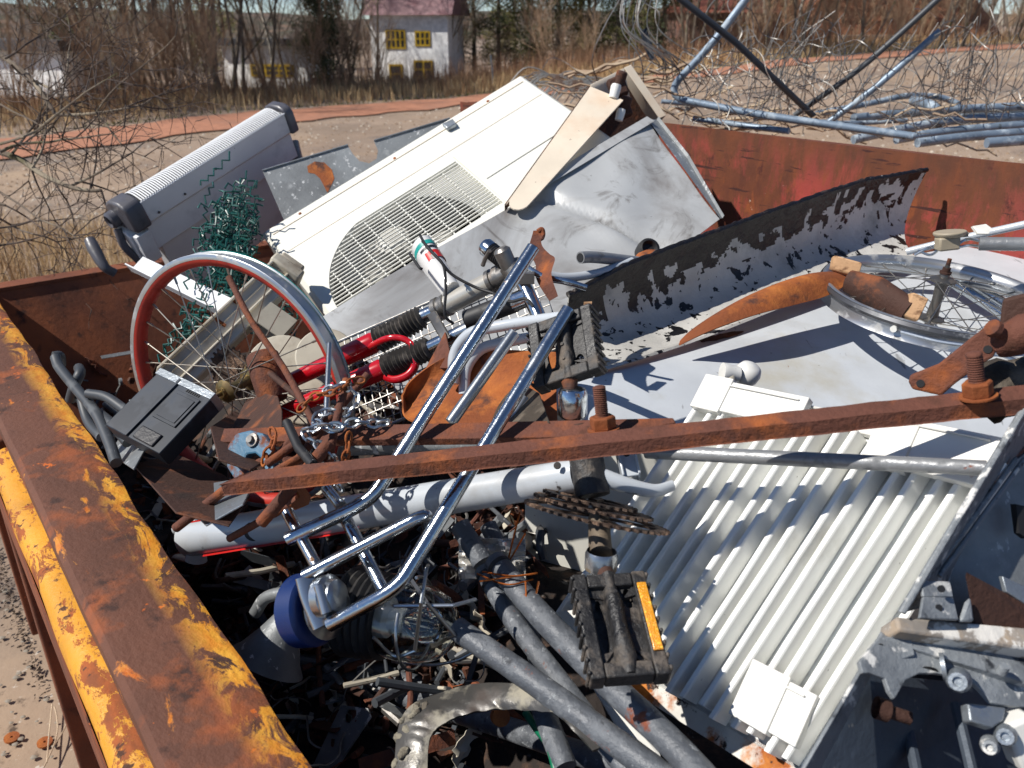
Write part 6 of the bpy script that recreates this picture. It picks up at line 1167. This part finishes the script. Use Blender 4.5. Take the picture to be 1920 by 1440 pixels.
chain('rusty_chain', 'rusty chain lying over the rods right of the blue clamp', [(560, 770, 1.14), (590, 742, 1.14), (630, 735, 1.13), (660, 715, 1.15), (690, 712, 1.16)], L_=.017, r_=.0018, mat='rust_bright')
chain('rusty_chain', 'rusty chain hanging beside the silver chain loop', [(655, 812, 1.1), (650, 850, 1.1), (640, 880, 1.11), (640, 900, 1.12)], L_=.017, r_=.0018, mat='rust_bright')
solo('rusty_nut', MB().lathe(P(552, 848, 1.15), camdir(.1, .3, 1), [(-.012, .022), (.008, .022), (.010, .018), (.010, .01), (-.01, .01)], 6), m['rust'], 'large rusty hexagonal nut under the crossing rods', 'nut', smooth=20, bevel=.001)
leafblade('rusty_angle_bracket', 'rusty right-angled bracket hanging under the long bar', [(552, 905), (566, 905), (584, 930), (580, 945), (556, 955), (545, 946), (562, 932)], 1.1, 1.1, m['rust_bright'], cat='bracket')
# green wire mesh
rg = random.Random(21); mb = MB()
for (cx0, cy0, sx_, sy_, n) in ((425, 395, 75, 50, 150), (410, 470, 80, 46, 150), (345, 610, 34, 46, 50), (440, 530, 50, 30, 40), (525, 590, 40, 20, 18)):
    for _ in range(n):
        x, y = cx0 + rg.gauss(0, sx_ * .45), cy0 + rg.gauss(0, sy_ * .5); mx_ = x; d_ = lerp(2.25, 1.95, (y - 350) / 300) + rg.uniform(-.07, .12); a = rg.choice((-.5, .9, 1.6, 2.4)) + rg.uniform(-.3, .3); pts = []
        for k in range(rg.randint(5, 10)):
            pts.append(P(x, y, d_)); zz_ = .8 if k % 2 else -.8; st_ = rg.uniform(9, 17); x += st_ * math.cos(a + zz_); y += st_ * math.sin(a + zz_); mx_ = max(mx_, x); d_ += rg.uniform(-.015, .015)
        if min(p.x for p in pts) > P(320, 400, 2).x and mx_ < (498 if cy0 < 550 else 575): mb.tube(pts, .0026, 5)
solo('green_wire_mesh', mb, m['green'], 'crumpled bundle of dark green coated wire fence behind the upright wheel', 'wire mesh')

leafblade('dark_steel_sheet', 'dark rusty steel sheet below the dark power supply casing', [(250, 870), (330, 850), (420, 890), (470, 930), (430, 985), (330, 960)], 1.36, 1.30, m['rust_dark'], cat='steel sheet')
leafblade('crumpled_foil', 'crumpled bluish metal foil left of the rusty rods', [(360, 960), (400, 905), (440, 898), (470, 915), (455, 945), (420, 965), (385, 985)], 1.24, 1.2, m['galv'], cat='foil')
leafblade('rusty_sheet_piece', 'brown rusty sheet piece between the wheel hub and the short bar', [(395, 800), (440, 770), (500, 800), (520, 850), (470, 880), (410, 860)], 1.34, 1.3, m['rust_dark'], cat='sheet piece')
leafblade('grey_offcut', 'pale grey sheet corner below the left rim of the upright wheel', [(205, 850), (262, 760), (300, 790), (250, 880)], 1.62, 1.55, m['galvdark'], cat='sheet')
# ================================================================== OUTSIDE THE SKIP: CONDUITS, WIRE, BRANCHES
GC_ = 'galvanised conduits lying behind the red wall'
bent = thing('bent_conduit', 'blue-grey conduit bent into a sharp corner behind the red wall', 'conduit', P(1245, 185, 3.3))
obj('pipe', MB().tube(fillet([P(1420, -30, 3.0), P(1330, 90, 3.1), P(1242, 180, 3.25), P(1420, 215, 3.1), P(1712, 256, 2.9)], .12, 8), .0145, 14), m['bluepipe'], bent)
rod('dark_conduit', 'long dark straight conduit crossing the bent conduit from the top edge', 'conduit', [(1240, -30, 2.9), (1380, 80, 3.0), (1532, 224, 3.3)], .0125, m['hose'])
rod('grey_conduit', 'long grey conduit rising to the top edge, left of the shorter one', 'conduit', [(1490, 216, 3.5), (1600, 138, 3.3), (1680, 70, 3.2), (1790, -30, 3.1)], .012, m['hose'], sm=6)
rod('short_conduit', 'shorter blue-grey conduit with a free cut upper end', 'conduit', [(1552, 230, 3.4), (1640, 165, 3.3), (1762, 58, 3.2)], .0135, m['bluepipe'], sm=4)
for i, (ln, r_) in enumerate((([(1600, 262, 3.3), (1700, 240, 3.35), (1800, 225, 3.4), (1990, 216, 3.5)], .018), ([(1680, 262, 3.1), (1780, 246, 3.15), (1990, 228, 3.2)], .017), ([(1720, 268, 2.95), (1820, 256, 3.0), (1990, 243, 3.05)], .017), ([(1530, 214, 3.7), (1640, 192, 3.8), (1700, 180, 3.85), (1760, 182, 3.9), (1800, 196, 3.9)], .014), ([(1600, 222, 3.6), (1700, 212, 3.7), (1800, 205, 3.8), (1990, 196, 3.9)], .020), ([(1712, 188, 3.8), (1740, 195, 3.7), (1760, 208, 3.6)], .022), ([(1800, 215, 3.9), (1990, 204, 4.0)], .018), ([(1850, 268, 2.85), (1990, 258, 2.85)], .018), ([(1300, 222, 3.3), (1400, 236, 3.2), (1480, 246, 3.1)], .012), ([(1240, 190, 3.6), (1380, 205, 3.6), (1560, 230, 3.5), (1700, 226, 3.5)], .010))):
    rod('conduit', 'blue-grey conduit in the curved stack behind the red wall', 'conduit', ln, r_, m['bluepipe'], GC_, sm=8)
rg = random.Random(77); mb = MB()
for _ in range(210):
    x, y = rg.choice([(1300, 200), (1420, 190), (1560, 170), (1700, 190), (1850, 180), (1380, 120)]); x += rg.gauss(0, 90); y += rg.gauss(0, 26); d_ = rg.uniform(3.0, 3.9); a = rg.choice([rg.uniform(-.5, .4), rg.uniform(-2.4, -.7)]); pts = []
    n = rg.randint(4, 9)
    for k in range(n):
        pts.append(P(x, min(y, 250), d_)); a += rg.gauss(0, .5); x += 22 * math.cos(a); y += 26 * math.sin(a); d_ += rg.gauss(0, .05)
    mb.tube(spline(pts, 3), rg.uniform(.0012, .0026), 4)
for _ in range(16):          # long drooping fence wires
    x0 = rg.uniform(1170, 1240); x1 = x0 + rg.uniform(-70, 90); d_ = rg.uniform(3, 3.5); mb.tube(spline([P(x0, -30, d_), P(lerp(x0, x1, .3) - 25, 50, d_), P(x1, 110, d_), P(x1 + rg.uniform(-10, 60), rg.uniform(130, 190), d_ + .1)], 8), .0024, 4)
for _ in range(60):
    x = rg.uniform(1380, 1900); mb.tube(spline([P(x, rg.uniform(160, 235), 3.4), P(x + rg.uniform(5, 40), rg.uniform(90, 150), 3.3), P(x + rg.uniform(30, 90), rg.uniform(20, 90), 3.2)], 5), .0017, 4)
solo('wire_tangle', mb, m['wire'], 'tangled heap of thin grey fence wire behind the red wall', 'wire tangle')
mb = MB(); 
for _ in range(90):
    x = rg.uniform(990, 1900); y = rg.uniform(205, 262) if x > 1240 else rg.uniform(135, 200); a = rg.uniform(-.5, .5); d_ = rg.uniform(3.1, 4.2); pts = [P(x + 20 * k * math.cos(a), y + 16 * k * math.sin(a) + rg.gauss(0, 4), d_) for k in range(rg.randint(3, 8))]
    mb.tube(pts, [rg.uniform(.003, .008)] * len(pts), 4)
solo('dead_twigs', mb, m['twig'], 'pile of dead brown twigs behind the red wall and the lamp channel', 'twigs', kind='stuff')
mb = MB()
for k in range(26):
    x = rg.uniform(1000, 1130); y = rg.uniform(150, 175); mb.tube(spline([P(x - 60, y + rg.uniform(10, 40), 4), P(x - 20, y - rg.uniform(5, 30), 4), P(x + 40, y - rg.uniform(0, 20), 4), P(x + 80, y + rg.uniform(0, 30), 4)], 5), .0042, 4)
solo('bramble', mb, m['wire'], 'arching grey brambles between the air conditioner and the lamp channel', 'bramble')
t = thing('blue_tag', 'blue plastic tag hanging in the fence wire', 'tag', P(1215, 100, 3.3)); obj('strip', MB().poly(px((1200, 58, 3.3), (1212, 52, 3.3), (1222, 80, 3.28), (1228, 112, 3.28), (1218, 110, 3.3), (1206, 84, 3.3)), camdir(.2, 0, -1) * .01), m['device'], t, smooth=0)
# rubble under the conduits keeps the pile off the ground
mb = MB(); mb.grid(lambda a, b: UV(lerp(-3.5, 3.4, a), lerp(2.45, 4.6, b), .02 + (1.30 - .12 * a + .12 * math.sin(a * 31) * math.sin(b * 9)) * math.sin(math.pi * min(1, .12 + .88 * b)) ** .5 * min(1, 6 * (1 - a), 4 * a + .3)), 60, 20)
tag(obj('brushwood_rubble', mb, m['redbrush'], loc=(0, 0, 0)), 'heap of brown brushwood and rubble behind the red wall', 'rubble', kind='stuff')
# bare overhanging tree at the left
mb = MB(); tw_ = MB(); rg = random.Random(9)
def br(x, y, d_, a, L_, r_, lv):
    n = max(3, int(L_ / 22)); pts = [P(x, y, d_)]; rs = [r_]; cur = [(x, y, d_, a)]
    for k in range(n):
        a += rg.gauss(0, .15); x += L_ / n * math.cos(a); y += L_ / n * math.sin(a); d_ += rg.gauss(0, .035); pts.append(P(x, y, d_)); rs.append(r_ * (1 - .75 * (k + 1) / n)); cur.append((x, y, d_, a))
    (mb if lv > 2 else tw_).tube(pts, rs, 6 if lv > 1 else 4)
    if lv == 0: return
    for k in range(int({4: 5, 3: 3.0, 2: 2.6, 1: 2.2}[lv] * L_ / 120) + 1):
        c = cur[rg.randint(1, n)]; br(c[0], c[1], c[2], c[3] + rg.choice((-1, 1)) * rg.uniform(.4, 1.2), L_ * rg.uniform(.35, .65), max(.0016, r_ * .5), lv - 1)
main = [(-60, 262, 2.9), (0, 285, 2.9), (40, 300, 2.88), (80, 328, 2.86), (130, 350, 2.84), (165, 357, 2.83), (190, 357, 2.83)]
mb.tube(spline(px(*main), 6), [.013 - .0002 * i for i in range(37)], 8)
for (x, y, a, L_, r_, lv) in ((0, 285, -.3, 240, .006, 3), (60, 315, -.9, 220, .005, 3), (100, 338, .9, 120, .004, 2), (130, 350, -.5, 200, .005, 3), (190, 357, 1.3, 90, .004, 2), (20, 292, -1.2, 200, .005, 3), (0, 270, -.1, 260, .005, 3), (60, 320, 1.4, 130, .004, 2), (170, 355, -1.1, 150, .004, 2), (150, 340, .2, 160, .004, 2)): br(x, y, 2.86, a, L_, r_, lv)
sec = [(-40, 78, 3.1), (10, 110, 3.1), (60, 150, 3.05), (95, 200, 3.0), (112, 215, 3.0), (180, 212, 2.98), (260, 198, 2.95), (285, 185, 2.95)]
mb.tube(spline(px(*sec), 6), [.011 - .0002 * i for i in range(43)], 8)
for (x, y, a, L_, r_, lv) in ((60, 150, .4, 160, .005, 3), (112, 215, -1.45, 190, .0055, 3), (112, 215, 1.9, 140, .0055, 3), (180, 212, -.9, 210, .0045, 3), (180, 212, .8, 150, .0045, 3), (260, 198, .3, 150, .0035, 2), (95, 200, 2.2, 120, .0045, 2), (20, 120, .9, 200, .0045, 3), (230, 203, -.5, 200, .0035, 2), (10, 110, -.6, 180, .004, 2)): br(x, y, 3.02, a, L_, r_, lv)
for (x, y, a, L_, r_, lv) in ((-30, 430, .1, 200, .004, 2), (-20, 400, .5, 230, .0045, 3), (-30, 470, -.2, 220, .004, 2), (10, 385, .35, 180, .0035, 2), (-20, 350, .2, 230, .0045, 3), (-20, 190, .2, 180, .004, 3)): br(x, y, 2.9, a, L_, r_, lv)
tb = Vector((-3.3, 3.0, 0)); la_, lb_ = P(-60, 262, 2.9), P(-40, 78, 3.1)
for (x, y, a, L_, r_, lv) in ((-30, 470, -.2, 220, .004, 2),): pass
mb.tube(spline([tb + Vector((0, 0, -.1)), tb + Vector((.03, .02, .7)), tb + Vector((-.02, .05, 1.4)), tb + Vector((.05, .02, 2.3))], 6), [.07 - .0022 * i for i in range(19)], 10)
mb.tube(spline([tb + Vector((.02, .03, 1.2)), tb.lerp(la_, .5) + Vector((0, 0, .75)), la_], 6), [.024 - .0008 * i for i in range(13)], 8)
mb.tube(spline([tb + Vector((.0, .05, 1.6)), tb.lerp(lb_, .5) + Vector((0, 0, .98)), lb_], 6), [.022 - .0008 * i for i in range(13)], 8)
for (x, y) in ((-30, 430), (-20, 400), (-30, 470), (10, 385), (-20, 350), (-20, 190)): q_ = P(x, y, 2.9); mb.tube(spline([tb + Vector((0, .03, .6 + .5 * (q_.z - 1))), tb.lerp(q_, .5) + Vector((0, 0, .5 * q_.z + .1 - .5 * q_.z * .0 - (0 if q_.z > 1.2 else .1))), q_], 6), [.010 - .0004 * i for i in range(13)], 6)
br_t = thing('overhanging_tree', 'bare dark tree whose branches reach in from the left picture edge', 'tree', tb)
obj('trunk', mb, m['bark'], br_t); obj('twigs', tw_, M('dark_wet_twigs', '#3e322c', .8, 0, [dict(c='#5a4a40', s=8, lo=.5, hi=.62)]), br_t)
# ================================================================== LOOSE DEBRIS FILLING THE GAPS
rg = random.Random(99); sets = {k: MB() for k in ('rust', 'dark', 'galv', 'white', 'pipe', 'wire', 'steel')}
pool = [('rust', .34), ('rust_d', 0)]
def dz(x, y):
    r = ray(x, y); t = .55
    for _ in range(200):
        p = CAM + r * t; v = p.dot(CV); u = p.dot(CU)
        if p.z < heapz(u, min(max(v, .23), V1)): return p
        t += .012
    return p
def rv(s=1): return Vector((rg.gauss(0, 1), rg.gauss(0, 1), rg.gauss(0, .45))).normalized() * s
regions = [((230, 620), (850, 1250), 520), ((450, 900), (1000, 1440), 420), ((560, 1100), (560, 900), 260), ((800, 1020), (950, 1100), 130), ((60, 330), (640, 860), 90), ((600, 1000), (600, 820), 120), ((1960, 2700), (700, 1500), 260)]
for (x0, x1), (y0, y1), n in regions:
    for _ in range(n):
        p = dz(rg.uniform(x0, x1), rg.uniform(y0, y1)); v = p.dot(CV)
        if v < .30 or v > 2.0: continue
        p = p + Vector((0, 0, rg.uniform(0, .07) * sstep(.3, .5, v))); k = rg.choices(list(sets), [20, 26, 9, 6, 16, 12, 7])[0]; b = sets[k]; ty_ = rg.random(); L_ = rg.uniform(.03, .16) * (.6 if v < .4 else 1)
        d_ = rv(); e = d_.cross(rv()).normalized()
        def ok(q): return Vector((q.x, q.y, q.z)).dot(CV) > .235
        if not (ok(p + d_ * L_) and ok(p - d_ * .02)): continue
        if k == 'wire':
            a = p; pts = [a]; dd = d_
            for _k in range(8): dd = (dd + rv(.7)).normalized(); a = a + dd * .022; pts.append(a)
            if all(ok(q) for q in pts): b.tube(spline(pts, 3), rg.choice((.0012, .002, .003)), 5)
        elif ty_ < .45: b.tube([p, p + d_ * L_ * .5 + rv(.004), p + d_ * L_], rg.uniform(.002, .009), 8)
        elif ty_ < .7: b.frame_box(p, d_ * L_, e * rg.uniform(.008, .03), d_.cross(e) * .002)
        elif ty_ < .85:
            w_ = rg.uniform(.02, .05); f_ = d_.cross(e); s0 = rg.random() * 9
            b.grid(lambda a, c: p + d_ * (a - .5) * L_ * .6 + e * (c - .5) * w_ * 1.4 + f_ * .02 * mn.noise(Vector((a * 3 + s0, c * 3, 0))), 8, 6, th=.0012)
        else: b.lathe(p, d_, [(-.004, rg.uniform(.003, .006)), (-.004, .012), (.004, .012), (.004, .004)], rg.choice((6, 16)))
mt_ = {'rust': m['rust'], 'dark': m['rust_dark'], 'galv': m['galvdark'], 'white': m['dirtywhite'], 'pipe': m['hose'], 'wire': m['wire'], 'steel': m['steel']}
nm_ = {'rust': 'rusty', 'dark': 'dark rusty', 'galv': 'grey galvanised', 'white': 'grimy white', 'pipe': 'dark grey', 'wire': 'curled wire', 'steel': 'dull steel'}
for k, b in sets.items():
    tag(obj('debris', b, mt_[k], loc=(0, 0, 0)), nm_[k] + ' bits and offcuts littering the gaps between the larger scrap', 'debris', kind='stuff')
